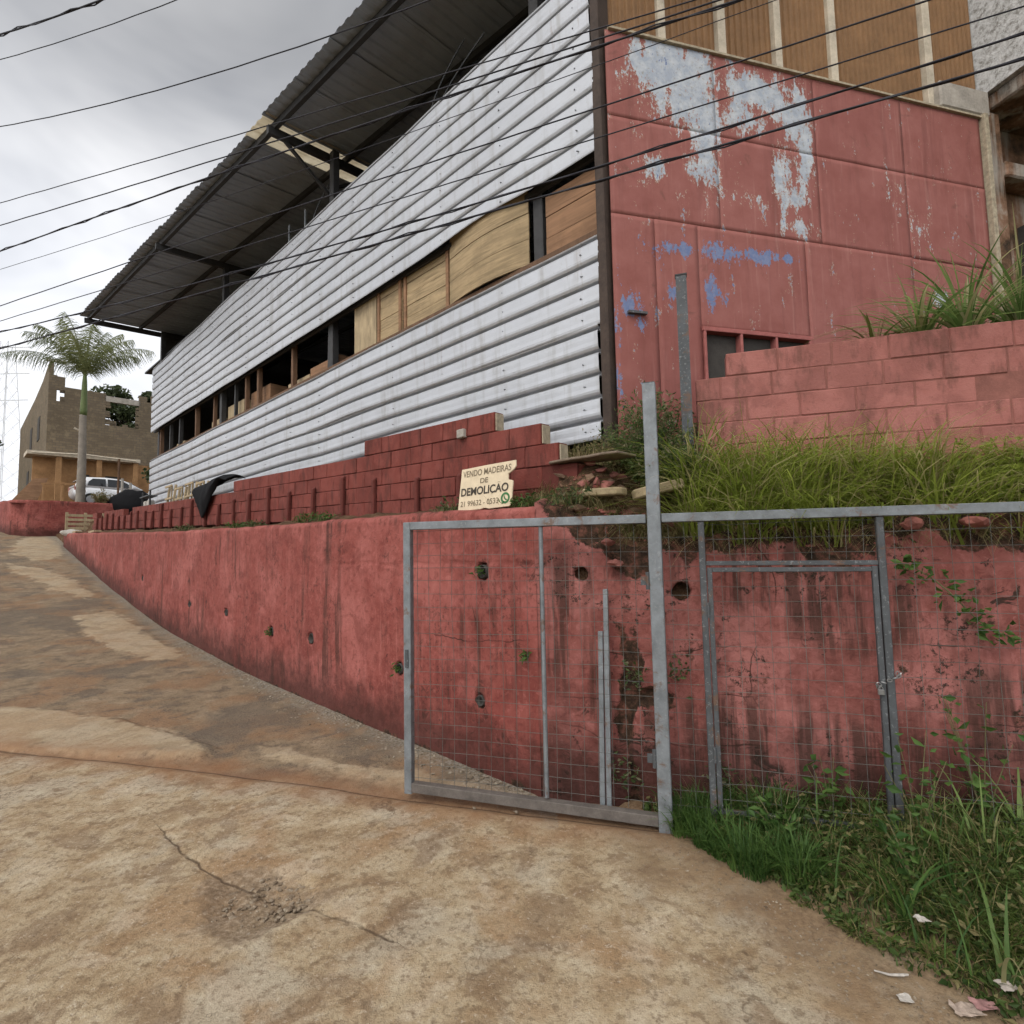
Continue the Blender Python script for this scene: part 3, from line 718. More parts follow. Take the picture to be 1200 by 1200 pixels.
while s < 20.2:
    if 8.95 < s + .4 < 9.95: (roof_sheet(s, s + .8, M_clear, t_in=5.6, lift=.004), roof_sheet2(s, s + .8))
    else: roof_sheet(s - .06, min(s + 1.06, 20.3), M_roof, lift=.006 * (k % 2))
    s += .8 if 8.95 < s + .4 < 9.95 else 1.0; k += 1
def beam(nm, p, q, w, h): m = MB(); m.bar(p, q, w, h); return m.build(nm, M_steel_dark, RF)
beam('purlin', PF(1.8, teave(1.8) + .22, RZ - .06), PF(20.2, teave(20.2) + .22, RZ - .06), .07, .12)
for off_ in (1.3, 2.6, 4.2, 6.0): beam('purlin', PF(1.8, teave(1.8) + .22 + off_, RZ - .06 + .05 * off_), PF(20.2, teave(20.2) + .22 + off_, RZ - .06 + .05 * off_), .06, .1)
for s in (3.94, 8.95, 14.2, 20.1): beam('rafter', PF(s, teave(s) + .1, RZ - .17), PF(s, 11.5, RZ + .24), .08, .14)
for s in (8.95,): beam('brace', PF(s, TF + .14, 8.4), PF(s, TF - .7, RZ - .2), .05, .05); beam('brace', PF(s, TF + .14, 8.5), PF(s, TF + .9, RZ - .15), .05, .05)
# lower lean-to roof edge above the cladding at the far end
m = MB(); m.prism([PF(15.5, 4.70, 8.28), PF(22.2, 4.66, 8.36), PF(22.2, 8.0, 8.75), PF(15.5, 8.0, 8.7)], Z3 * .05); m.build('lean_to_roof', M_steel_dark, WH)
m = MB(); m.tube([PF(9.8, TF + .1, 7.9), PF(9.8, TF + .1, 8.5)], .02); m.build('railing_post', M_galv, WH)
m = MB(); m.tube([PF(10.5, TF + .1, 7.9), PF(10.5, TF + .1, 8.5)], .02); m.build('railing_post', M_galv, WH)
for a, b in (((9.6, 8.05), (9.0, 8.75)), ((6.0, 8.0), (5.3, 8.9)), ((5.8, 8.0), (4.9, 8.7))):
    m = MB(); m.tube([PF(a[0] + (b[0] - a[0]) * q, TF + .12 + .1 * q, a[1] + (b[1] - a[1]) * q ** .6) for q in np.linspace(0, 1, 7)], .012, 5); m.build('loose_rod', M_galv2, WH)

# pink front: sheet panels with peeling paint
n = NT('pink_front_paint', .75, .3)
bigN = n.noise(.8, 5); medN = n.noise(3.5, 6, .65); st = n.noise(1., 6, .65, vec=n.map((8, 8, .6)))
c = n.mix(n.mr(medN, .35, .68), (.235, .08, .066), (.285, .108, .092))
c = n.mix(n.math('MULTIPLY', n.mr(bigN, .48, .7), .6), c, (.20, .06, .05))
c = n.mix(n.math('MULTIPLY', n.mr(st, .52, .7), .4), c, (.135, .045, .037))
c = n.mix(n.math('MULTIPLY', n.mr(n.noise(1., 5, .6, vec=n.map((20, 20, 1.1))), .58, .72), .22), c, (.45, .24, .21))
c = n.mix(n.math('MULTIPLY', n.mr(n.noise(3, 6, .7, dist=.6), .62, .7), .45), c, (.11, .05, .035))
ed = n.math('ADD', n.math('MULTIPLY', n.math('SUBTRACT', n.noise(5, 4, .7, vec=n.map((1.5, 1.5, .55))), .5), 2.3), n.math('MULTIPLY', n.math('SUBTRACT', n.noise(30, 4, .75, vec=n.map((1.3, 1.3, .8))), .5), 1.5))
pw = n.mr(n.math('ADD', n.attr('peel'), ed), .44, .50)
pb_ = n.mr(n.math('ADD', n.attr('blue'), n.math('MULTIPLY', ed, 1.1)), .52, .57)
rim = n.math('SUBTRACT', n.mr(n.math('ADD', n.attr('peel'), ed), .36, .44), pw)
c = n.mix(n.math('MULTIPLY', rim, .55), c, (.45, .38, .26))
white = n.mix(n.mr(n.noise(9, 6, .7), .4, .65), (.31, .345, .40), (.46, .48, .50))
white = n.mix(n.math('MULTIPLY', n.mr(n.noise(24, 5, .75), .55, .66), .6), white, (.24, .2, .13))
c = n.mix(pw, c, white)
c = n.mix(pb_, c, n.mix(n.mr(n.noise(18, 4, .7), .4, .6), (.12, .16, .29), (.17, .20, .31)))
n.bump(n.math('ADD', n.math('MULTIPLY', pw, -.6), n.math('ADD', n.math('MULTIPLY', n.noise(2.2, 3), 1.5), n.math('MULTIPLY', n.noise(50, 4), .2))), .4, .012)
M_front = n.col(c)
PEEL = [(.35, 6.9, .16, .35), (.78, 6.85, .5, .45), (1.0, 6.55, .34, .3), (1.1, 6.25, .18, .55), (.65, 6.6, .2, .3), (1.75, 6.85, .42, .26), (2.25, 6.7, .26, .38), (2.35, 6.2, .14, .5), (2.05, 5.85, .14, .35), (2.2, 5.68, .25, .15), (1.0, 5.75, .3, .25), (.5, 5.8, .2, .2), (1.6, 6.55, .25, .25),
        (1.6, 5.6, .3, .12), (3.6, 6.0, .2, .2), (3.9, 5.6, .25, .3), (4.2, 4.75, .12, .12), (2.2, 5.35, .25, .12)]
PW_ = [.9, 1.0, .95, .85, .7, .95, .9, .8, .85, .75, .5, .5, .75, .45, .3, .3, .6, .45]
BLUEW = [.95, .9, .85, .8, .75, .9, .7, .6, .6, .55, .5, .7]
BLUE = [(.75, 4.92, .34, .09), (1.2, 4.93, .3, .14), (1.65, 4.95, .35, .1), (2.0, 4.98, .25, .06), (1.12, 4.55, .12, .22), (.16, 4.27, .13, .14), (.03, 4.0, .05, .6), (.25, 4.1, .06, .12), (.52, 4.75, .05, .3), (.7, 4.45, .08, .14), (2.3, 4.9, .1, .1), (.02, 3.6, .05, .5)]
FR = MB().box(PPk(2.55, .09, 4.8), (2.5, .03, 2.33), (PD, PN, Z3)).build('front_wall', M_dark, WH)
def blob(g, z, L, w=None):
    r = np.zeros_like(g)
    for i, (a, b, ra, rb) in enumerate(L):
        r = np.maximum(r, (w[i] if w else 1) * np.exp(-((g - a) / ra) ** 2 - ((z - b) / rb) ** 2))
    return r
def fpanel(g0, g1, z0, z1, off_):
    gg = np.linspace(g0 + .0012, g1 - .0012, max(3, int((g1 - g0) / .045))); zz_ = np.linspace(z0 + .0012, z1 - .0012, max(3, int((z1 - z0) / .045)))
    A, B = np.meshgrid(gg, zz_, indexing='ij'); k_ = off_ - .004 * np.sin(np.pi * (A - g0) / (g1 - g0)) * np.sin(np.pi * (B - z0) / (z1 - z0)) - .005 * fbm(A * 1.5, B * 1.5, 3)
    V = PP0 + A[..., None] * PD + k_[..., None] * PN; V[..., 2] = B
    o = grid('wall_panel', V, M_front, FR, attrs=dict(peel=blob(A, B, PEEL, PW_), blue=blob(A, B, BLUE, BLUEW)), flip=False)
    md = o.modifiers.new('thick', 'SOLIDIFY'); md.thickness = .02; md.offset = -1
    return o
for (z0_, z1_, gl) in ((6.23, 7.15, [0, 1.25, 2.54, 3.8, 5.05]), (5.20, 6.23, [0, 1.25, 2.54, 3.8, 5.05])):
    for a, b in zip(gl[:-1], gl[1:]): fpanel(a, b, z0_, z1_, random.uniform(-.003, .003))
fpanel(0, .47, 2.45, 5.2, .0)
for a, b, c0, c1 in ((.47, .96, 2.45, 5.2), (.96, 2.3, 4.11, 5.2), (2.3, 3.8, 2.45, 5.2), (3.8, 5.05, 2.45, 5.2), (.96, 2.3, 2.45, 3.5)): fpanel(a, b, c0, c1, random.uniform(-.005, .005))
M_pinktrim = plain('pink_trim', (.30, .10, .088), .75)
WN = MB().box(PPk(1.63, .10, 3.8), (.66, .01, .30), (PD, PN, Z3)).build('window', plain('window_dark', (.035, .018, .012), .35, spec=.6), WH)
for (a, b, c_, e) in ((.97, 1.0, 3.5, 4.11), (1.40, 1.43, 3.5, 4.08), (1.83, 1.86, 3.5, 4.08), (2.26, 2.3, 3.5, 4.11)):
    m = MB(); m.box(PPk((a + b) / 2, .02, (c_ + e) / 2), ((b - a) / 2, .045, (e - c_) / 2), (PD, PN, Z3)); m.build('mullion', M_pinktrim, WN, bevel=.004)
m = MB(); m.box(PPk(1.63, .02, 4.10), (.67, .048, .022), (PD, PN, Z3)); m.build('frame', M_pinktrim, WN, bevel=.004)
m = MB(); m.box(PPk(.23, -.03, 4.19), (.10, .02, .012), (PD, PN, Z3)); m.build('hinge', M_galv2, WH)
# chipped pale edge along the top, pale vertical strip on the right
m = MB(); m.box(PPk(2.55, .02, 7.165), (2.52, .05, .012), (PD, PN, Z3)); m.build('top_edge', M_rawblock, WH)
m = MB(); m.box(PPk(5.10, -.01, 4.9), (.035, .05, 2.3), (PD, PN, Z3)); m.build('edge_strip', M_rawblock, WH, bevel=.006)
# brown fluted cladding above
M_brown = plain('brown_fluted_sheet', (.21, .115, .052), .7, var=.22, scale=3)
M_cream = plain('cream_post', (.46, .40, .31), .8, var=.3, scale=6)
UC = MB().box(PPk(2.6, .22, 9.0), (2.65, .03, 1.8), (PD, PN, Z3)).build('upper_cladding', M_dark, WH)
PIL = [(.05, .02), (.69, .045), (1.43, .05), (2.17, .045), (2.94, .05), (4.40, .06)]
edges = [0.] + [p for p, _ in PIL[1:]] + [5.25]
for a, b in zip(edges[:-1], edges[1:]):
    cols = []; g = a + .02
    while g < b - .03:
        cols += [(g, 0), (g + .035, 0), (g + .045, .022), (g + .07, .022), (g + .08, 0)]; g += .08
    V = np.zeros((len(cols), 2, 3))
    for i, (gg, o) in enumerate(cols):
        V[i, 0] = PPk(gg, .13 - o, 7.18); V[i, 1] = PPk(gg, .13 - o, 10.7)
    grid('fluted_panel', V, M_brown, UC, smooth=False)
for p, w in PIL[1:]:
    m = MB(); m.box(PPk(p, .10, 8.95), (w, .045, 1.78), (PD, PN, Z3)); m.build('pilaster', M_cream, UC, bevel=.006)
m = MB(); m.box(PPk(4.82, .06, 7.36), (.40, .09, .17), (PD, PN, Z3)); m.build('concrete_stub', M_concrete, WH, bevel=.02)
m = MB(); m.box(PPk(2.6, .9, 10.75), (2.7, 1.0, .05), (PD, PN, Z3)); m.build('top_slab', M_dark, WH)

# boards closing the strip between the zinc sheets
def vboard(nm, s0, s1, z0, z1, mat, label, t=TF + .10, tilt=0., planks=4, bow=0., frame=True):
    """crate-like panel of horizontal planks with battens"""
    o = thing(nm, PF((s0 + s1) / 2, t, z0), label, 'board')
    hz = (z1 - z0) / planks
    for i in range(planks):
        ss_ = np.linspace(s0, s1, 9); V = np.zeros((9, 2, 3)); q = (ss_ - s0) / (s1 - s0)
        for j, z in enumerate((z0 + i * hz + .004, z0 + (i + 1) * hz - .004)):
            tt = t + tilt * (z - z0) + bow * np.sin(np.pi * q) + .004 * (i % 2)
            V[:, j] = ss_[:, None] * D + tt[:, None] * N; V[:, j, 2] = z
        pk = grid('plank', V, mat, o, smooth=False); md = pk.modifiers.new('thick', 'SOLIDIFY'); md.thickness = .018
    if frame:
        for s in (s0 + .04, s1 - .04):
            m = MB(); m.bar(PF(s, t - .025, z0), PF(s, t - .025, z1), .06, .03, N); m.build('batten', M_board, o, bevel=.004)
    return o
vboard('wooden_board', 4.05, 5.45, 5.13, 6.05, M_ply, 'large pale plywood panel bulging out below the dented zinc sheet', planks=3, bow=-.07, frame=False, t=TF + .06)
vboard('wooden_board', 5.5, 6.55, 5.13, 5.98, M_ply, 'plank crate side between the bulging plywood and the narrower crates', planks=5)
vboard('wooden_board', 6.6, 7.25, 5.13, 5.98, M_ply, 'narrow plank crate side next to the pale printed board', planks=5)
vboard('wooden_board', 7.3, 7.95, 5.13, 6.0, M_pale, 'pale board with faded red print at the open end of the boarded strip', planks=1, frame=False)
vboard('wooden_board', 3.14, 3.82, 5.1, 5.85, M_board, 'reddish brown plank panel beside the dark corner post', planks=3, frame=False)
for i, (a, b, w, h) in enumerate(((7.66, 5.78, .05, .09), (7.75, 5.55, .03, .05), (7.58, 5.42, .05, .03), (7.78, 5.3, .04, .04), (7.6, 5.26, .04, .05))):
    m = MB(); m.prism([PF(a - w, TF + .097, b - h), PF(a + w, TF + .097, b - h * .6), PF(a + w * .7, TF + .097, b + h), PF(a - w * .3, TF + .097, b + h * .8)], -N * .002)
    o_ = bpy.data.objects.get('wooden_board.003'); m.build('red_print', plain('faded_red_print%d' % i, (.30, .07, .08), .8), o_)

# ------------------------------------------------------------------ neighbouring building
n = NT('roughcast_white', .9, .2)
c = n.ramp(n.noise(16, 7, .75), [(.35, (.25, .24, .22)), (.5, (.50, .50, .49)), (.7, (.66, .66, .65))])
n.bump(n.noise(40, 5, .7), .8, .02); M_rough = n.col(c)
n = NT('stained_masonry', .95, .1)
c = n.ramp(n.noise(2.2, 7, .7), [(.32, (.03, .024, .018)), (.48, (.13, .075, .045)), (.6, (.22, .13, .085)), (.75, (.33, .29, .24))])
c = n.mix(n.math('MULTIPLY', n.mr(n.noise(1., 5, .6, vec=n.map((5, 5, .5))), .5, .65), .7), c, (.36, .34, .30))
n.bump(n.noise(12, 6, .7), .7, .04); M_stained = n.col(c)
NB = thing('neighbouring_building', PPk(7, .5, 3), 'neighbouring house with white roughcast upper wall above stained dark masonry', 'building')
m = MB(); m.box(PPk(7.22, -.6, 9.3), (1.98, 2.0, 1.75), (PD, PN, Z3)); m.build('upper_wall', M_rough, NB)
m = MB(); m.box(PPk(7.24, -.2, 7.44), (1.94, 1.5, .10), (PD, PN, Z3)); m.build('slab', M_stained, NB, bevel=.02)
m = MB(); m.box(PPk(7.22, .45, 5.0), (2.0, .2, 2.33), (PD, PN, Z3)); m.build('lower_wall', M_stained, NB)
m = MB(); m.box(PPk(5.32, .12, 5.0), (.10, .12, 2.3), (PD, PN, Z3)); m.build('pier', M_stained, NB, bevel=.02)
m = MB(); m.box(PPk(5.9, .1, 6.55), (.5, .14, .10), (PD, PN, Z3)); m.build('lintel', M_stained, NB, bevel=.02)
m = MB(); m.box(PPk(6.3, .2, 5.1), (.35, .06, .9), (PD, PN, Z3)); m.build('window', M_dark, NB)

# steel post in front of the pink wall
SP = thing('steel_post', PG(2.19, .86, 2.4), 'dark grey steel channel post standing by the bush before the pink facade', 'post')
m = MB(); p = PG(2.19, .86, 0)
m.box(p + Z3 * 3.32, (.045, .006, .92), (GD, GK, Z3)); m.box(p + Z3 * 3.32 + GK * .05, (.045, .006, .92), (GD, GK, Z3)); m.box(p + Z3 * 3.32 + GK * .025, (.006, .019, .92), (GD, GK, Z3)); m.build('channel', M_galv2, SP)
m = MB(); m.box(p + Z3 * 4.245 + GK * .025, (.05, .036, .006), (GD, GK, Z3)); m.build('cap_plate', M_steel_dark, SP)

# ------------------------------------------------------------------ gate and fence
def sq(m, p, q, w, upv=GK): return m.bar(p, q, w, w, upv)
def wiremesh(nm, g0, g1, z0, z1, k, parent, step=.1, sag=.014):
    m = MB(); r = .0017
    g = g0 + .05
    while g < g1 - .01:
        pts = [PG(g + sag * fbm(g * 3 + 7, z * 2., 2), k + sag * 2 * fbm(g * 1.3, z * 1.3, 2), z) for z in np.linspace(z0, z1, 9)]
        m.tube(pts, r, 4, False); g += step
    z = z0 + .05
    while z < z1 - .01:
        pts = [PG(g, k + .004 + sag * 2 * fbm(g * 1.3, z * 1.3, 2), z + sag * fbm(g * 2., z * 3 + 3, 2)) for g in np.linspace(g0, g1, 13)]
        m.tube(pts, r, 4, False); z += step
    o = m.build(nm, M_wire, parent); tag(o, kind='stuff'); return o
GT = thing('gate', PG(0, 0, 0), 'square grey steel gate leaf with wire mesh standing ajar on the concrete', 'gate')
fr = MB(); zt = 2.095; zb = .07
m = MB(); sq(m, PG(-.0, 0, .02), PG(-.0, 0, zt + .03), .062); m.build('stile', M_galv, GT, bevel=.004)
m = MB(); sq(m, PG(.031, 0, zt), PG(1.87, 0, zt - .012), .062, Z3); m.build('top_rail', M_galv, GT, bevel=.004)
m = MB(); sq(m, PG(.031, 0, zb), PG(1.88, 0, zb - .035), .07, Z3); m.build('bottom_rail', plain('rusted_rail', (.115, .10, .088), .8, .1, var=.35), GT, bevel=.004)
m = MB(); m.tube([PG(1.10, .0, zb + .03), PG(1.10, .0, zt - .03)], .016, 8); m.build('middle_bar', M_galv, GT)
wiremesh('wire_mesh', .03, 1.87, zb + .03, zt - .03, .0, GT)
for z in (.45, 1.65):
    m = MB(); m.tube([PG(1.868, -.038, z - .06), PG(1.868, -.038, z + .06)], .014, 10); m.box(PG(1.85, -.034, z), (.03, .004, .03), (GD, GK, Z3)); m.build('hinge', M_galv2, GT)
m = MB(); m.box(PG(.0, -.036, 1.05), (.012, .006, .07), (GD, GK, Z3)); m.build('latch_plate', M_galv2, GT)
GP = thing('gate_post', PG(1.925, 0, 0), 'tall square grey steel gate post rising above the fence rail', 'post')
m = MB(); m.box(PG(1.925, 0, 1.5), (.046, .046, 1.55), (GD, GK, Z3)); m.build('shaft', M_galv, GP, bevel=.005)
m = MB(); m.box(PG(1.925, 0, 3.052), (.042, .042, .004), (GD, GK, Z3)); m.build('cap', M_galv2, GP)
FN = thing('fence', PG(4, 0, 0), 'grey steel fence panels with wire mesh over the weedy verge', 'fence')
m = MB(); sq(m, PG(1.975, 0, 2.085), PG(7.4, 0, 2.05), .062, Z3); m.build('top_rail', M_galv, FN, bevel=.004)
for g in (4.75, 6.2):
    m = MB(); sq(m, PG(g, 0, .0), PG(g, 0, 2.03), .05); m.build('post', M_galv2, FN, bevel=.004)
m = MB(); sq(m, PG(2.235, 0, .0), PG(2.235, 0, 2.05), .042); m.build('post', M_galv2, FN, bevel=.004)
m = MB(); sq(m, PG(3.30, 0, .0), PG(3.30, 0, 2.045), .042); m.build('post', M_galv2, FN, bevel=.004)
m = MB(); sq(m, PG(2.258, 0, 1.765), PG(3.278, 0, 1.755), .03, Z3); m.build('lintel_rail', M_galv2, FN, bevel=.003)
wiremesh('wire_mesh', 1.975, 2.215, .1, 2.05, .002, FN); wiremesh('wire_mesh', 2.26, 3.28, 1.78, 2.05, .002, FN); wiremesh('wire_mesh', 3.325, 4.72, .1, 2.045, .002, FN); wiremesh('wire_mesh', 4.78, 7.4, .1, 2.03, .002, FN)
WD = thing('wicket_door', PG(2.77, 0, .1), 'narrow wire mesh wicket door chained shut within the fence', 'gate')
m = MB(); sq(m, PG(2.278, -.002, .12), PG(2.278, -.002, 1.735), .032); m.build('stile', M_galv2, WD, bevel=.003)
m = MB(); sq(m, PG(3.256, -.002, .12), PG(3.256, -.002, 1.735), .032); m.build('stile', M_galv2, WD, bevel=.003)
m = MB(); sq(m, PG(2.295, -.002, 1.72), PG(3.24, -.002, 1.715), .03, Z3); m.build('top_rail', M_galv2, WD, bevel=.003)
m = MB(); sq(m, PG(2.295, -.002, .14), PG(3.24, -.002, .14), .03, Z3); m.build('bottom_rail', M_galv2, WD, bevel=.003)
wiremesh('wire_mesh', 2.295, 3.24, .16, 1.7, .0, WD)
for z in (.5, 1.45):
    m = MB(); m.tube([PG(2.258, -.02, z - .05), PG(2.258, -.02, z + .05)], .012, 8); m.build('hinge', M_galv2, WD)
CH = thing('padlock_chain', PG(3.28, -.03, 1.02), 'steel chain and padlock holding the wicket door to its post', 'chain')
M_chain = plain('bright_steel', (.24, .24, .235), .35, .7, var=.15, spec=.6)
for i in range(9):
    a = -.95 + i * .24; c0 = PG(3.28 + .062 * math.sin(a * 2.2), -.035 - .02 * math.cos(a * 2), 1.03 + .05 * math.sin(a * 1.2 + .2))
    tl = a * 1.3
    m = MB(); m.tube([c0 + .014 * math.cos(q) * (GD * math.cos(tl) + Z3 * math.sin(tl)) + .008 * math.sin(q) * (GK if i % 2 else (Z3 * math.cos(tl) - GD * math.sin(tl))) for q in np.linspace(0, 2 * math.pi, 11)], .0035, 5, False); m.build('link', M_chain, CH)
m = MB(); m.box(PG(3.235, -.045, .965), (.018, .009, .017), (GD, GK, Z3)); pl_ = m.build('padlock', M_chain, CH, bevel=.004)
m = MB(); m.tube([PG(3.235 + .011 * math.cos(q), -.045, .982 + .018 * math.sin(q)) for q in np.linspace(0, math.pi, 8)], .0028, 6); m.build('shackle', M_chain, pl_)
# spare posts leaning between the gate and the wall
for i, (g, k, h, lab) in enumerate(((1.535, .11, 1.58, 'taller of two loose grey steel bars leaning on the wall behind the gate'), (1.49, .10, 1.27, 'shorter of two loose grey steel bars leaning on the wall behind the gate'))):
    m = MB(); sq(m, PG(g, k - .03, .0), PG(g + .01, k + .06, h), .036); tag(m.build('steel_bar', M_galv, bevel=.003), lab, 'bar')

# ------------------------------------------------------------------ sale sign
SG = thing('sale_sign', PF(3.65, 3.44, 2.3), 'cream hand painted board selling demolition timber, with a broken right edge', 'sign')
M_sign = plain('cream_board', (.60, .50, .35), .8, var=.12, scale=10)
M_ink = plain('dark_paint', (.055, .045, .035), .8, var=.3, scale=60); M_ink2 = plain('faded_paint', (.17, .135, .09), .85, var=.4, scale=60); M_green = plain('green_paint', (.05, .16, .06), .8)
SW, SH = .745, .405
uvec = -D; lean = Z3 + .10 * N; lean /= np.linalg.norm(lean); outn = -N + .1 * Z3; outn /= np.linalg.norm(outn)
o0 = PF(4.05, 3.42, wtop(3.9) + .005)
def SPt(u, v, e=0.): return o0 + u * SW * uvec + (v * SH + .035 * u * (v - .0) * 0) * lean + e * outn
out = [(0.0, .0), (.42, -.005), (.5, .02), (.58, -.01), (.93, 0), (.955, .08), (.965, .55), (.93, .575), (.885, .59), (.88, .72), (.93, .76), (.97, .80), (1.0, .86), (.995, 1.0), (.5, 1.005), (.03, .995)]
m = MB(); m.prism([SPt(u, v) for u, v in out], -outn * .015); m.build('board', M_sign, SG, bevel=.003)
def lettering(txt, u0, u1, vc, hv, mat, bold=0., shear=.12):
    cu = bpy.data.curves.new('txt', 'FONT'); cu.body = txt; cu.offset = bold; ob = bpy.data.objects.new('txt', cu); COL.objects.link(ob)
    bpy.context.view_layer.update()
    me = bpy.data.meshes.new_from_object(ob.evaluated_get(bpy.context.evaluated_depsgraph_get()))
    bpy.data.objects.remove(ob); bpy.data.curves.remove(cu)
    co = np.array([v.co[:2] for v in me.vertices]); mn = co.min(0); mx_ = co.max(0)
    for v in me.vertices:
        a = (v.co.x - mn[0]) / (mx_[0] - mn[0]); b = v.co.y / .73     # cap height
        u = u0 + (u1 - u0) * a
        v.co = Vector(SPt(u, vc + (b - .5) * hv, .0025))
    me.materials.clear(); me.materials.append(mat)
    me.name = 'lettering'; return link('lettering', me, SG)
lettering('VENDO MADEIRAS', .07, .93, .865, .15, M_ink2, .012)
lettering('DE', .40, .54, .66, .12, M_ink2, .018)
lettering('DEMOLIÇÃO', .05, .90, .44, .185, M_ink, .028)
lettering('21 99632 - 0533', .05, .74, .16, .13, M_ink2, .008)
m = MB(); kk = 18
m.raw([SPt(.855 + r * .075 * math.cos(2 * math.pi * j / kk), .19 + r * .125 * math.sin(2 * math.pi * j / kk), .0027) for r in (1, .62) for j in range(kk)], [(j, (j + 1) % kk, kk + (j + 1) % kk, kk + j) for j in range(kk)])
m.raw([SPt(u, v, .0028) for u, v in ((.80, .055), (.845, .09), (.81, .13))], [(0, 1, 2)])
m.raw([SPt(.855 + a, .19 + b, .0028) for a, b in ((-.028, .05), (-.012, .055), (-.008, .02), (.012, -.02), (.03, -.03), (.026, -.06), (0, -.045), (-.022, -.005))], [tuple(range(8))])
m.build('phone_emblem', M_green, SG)
# ------------------------------------------------------------------ overhead cables
WD_ = np.array([-1500., 650, 0]); WD_ /= np.linalg.norm(WD_); W0 = np.array([0, 3.6, 0])
CAB = [([(6.62, 8.24), (4.64, 7.8)], .022, 'thick twisted cable crossing the top left corner of the sky'),
       ([(6.58, 7.9), (3.42, 7.26)], .011, 'thin cable just below the thick one in the top left sky'),
       ([(6.5, 7.02), (1.48, 6.09)], .012, 'lone cable crossing the middle of the sky to the roof eave'),
       ([(6.41, 6.05), (2.55, 5.58), (.15, 5.34), (-.63, 5.22), (-1.2, 5.16)], .010, 'cable meeting the eave beside the pale roof panel'),
       ([(6.39, 5.77), (2.92, 5.45), (.33, 5.23), (-.67, 5.17), (-1.19, 5.1)], .012, 'cable next below the one beside the pale roof panel'),
       ([(6.36, 5.45), (3.08, 5.31), (-1.2, 5.07)], .015, 'thicker cable of the middle bundle crossing the upper zinc sheets'),
       ([(6.34, 5.23), (3.6, 5.09), (-.66, 4.99), (-1.07, 4.96)], .006, 'thinnest cable of all, crossing the middle of the view'),
       ([(6.3, 4.79), (4.29, 4.76), (1.41, 4.74), (-.67, 4.68), (-1.18, 4.67), (-2.38, 4.66)], .011, 'uppermost of the four lowest cables over the pink facade'),
       ([(6.28, 4.61), (4.62, 4.57), (1.41, 4.53), (-.66, 4.49), (-1.17, 4.47), (-2.76, 4.46)], .009, 'second of the four lowest cables over the pink facade'),
       ([(6.27, 4.47), (5.13, 4.43), (1.41, 4.29), (-.69, 4.3), (-1.16, 4.31), (-2.75, 4.31)], .013, 'third of the four lowest cables over the pink facade'),
       ([(6.25, 4.27), (4.68, 4.27), (1.41, 4.22), (-.71, 4.19), (-1.16, 4.19), (-2.75, 4.2)], .015, 'lowest cable, dark and thick, crossing the pink facade')]
for i, (pts, r, lab) in enumerate(CAB):
    a = np.array(pts); r = r * .44
    if len(pts) > 2: cf = np.polyfit(a[:, 0], a[:, 1], 2)
    else:
        sl = (a[0, 1] - a[1, 1]) / (a[0, 0] - a[1, 0]); q2 = .012
        # slight sag while still passing through both points
        cf = np.array([q2, sl - q2 * (a[0, 0] + a[1, 0]), 0.]); cf[2] = a[0, 1] - cf[0] * a[0, 0] ** 2 - cf[1] * a[0, 0]
    us_ = np.linspace(-9, 16, 70); pl = []
    off_ = .05 * (i % 3)
    for u in us_:
        uc = np.clip(u, -4, 8); z = np.polyval(cf, uc) + (2 * cf[0] * uc + cf[1]) * (u - uc)
        pl.append(W0 + u * WD_ + Z3 * z + .002 * np.array([math.sin(u * 9 + i), math.cos(u * 7), 0]))
    m = MB(); m.tube(pl, r, 6)
    if i in (0, 5, 9, 10):      # two-strand bundles
        m.tube([q + Z3 * r * 2.1 * math.cos(7 * u) + WD_ * 0 + np.array([.398, .917, 0]) * r * 2.1 * math.sin(7 * u) for q, u in zip(pl, us_)], r * .7, 5)
    tag(m.build('overhead_cable', M_cable, smooth=True), lab, 'cable', 'overhead cables along the street')

# ------------------------------------------------------------------ vegetation
def blades(name, base, h, w, lean, mat, parent=None, segs=3, droop=.6, rnd=None, dirs=None):
    """base (n,3), h (n), w (n) -> curved tapering blades in one mesh"""
    nb = len(base); az_ = rng.uniform(0, 2 * np.pi, nb) if dirs is None else dirs
    dx = np.stack([np.cos(az_), np.sin(az_), 0 * az_], -1); sd_ = np.stack([-np.sin(az_ + rng.normal(0, .5, nb)), np.cos(az_), 0 * az_], -1)
    ln_ = lean * rng.uniform(.3, 1.3, nb)
    V = np.zeros((nb, segs + 1, 2, 3))
    for j in range(segs + 1):
        q = j / segs
        c = base + dx * (h * ln_ * q ** 1.7)[:, None] + Z3 * (h * (q - droop * ln_ * q ** 2.6 * .6))[:, None]
        wd = w * (1 - q ** 1.6) + .0006
        V[:, j, 0] = c - sd_ * (wd / 2)[:, None]; V[:, j, 1] = c + sd_ * (wd / 2)[:, None]
    idx = np.arange(nb * (segs + 1) * 2).reshape(nb, segs + 1, 2)
    F = np.stack([idx[:, :-1, 0], idx[:, :-1, 1], idx[:, 1:, 1], idx[:, 1:, 0]], -1).reshape(-1, 4)
    rv = rng.random(nb) if rnd is None else rnd
    return soup(name, V.reshape(-1, 3), F, mat, parent, dict(rnd=np.repeat(rv, (segs + 1) * 2), rnd2=np.repeat(rng.random(nb), (segs + 1) * 2)))
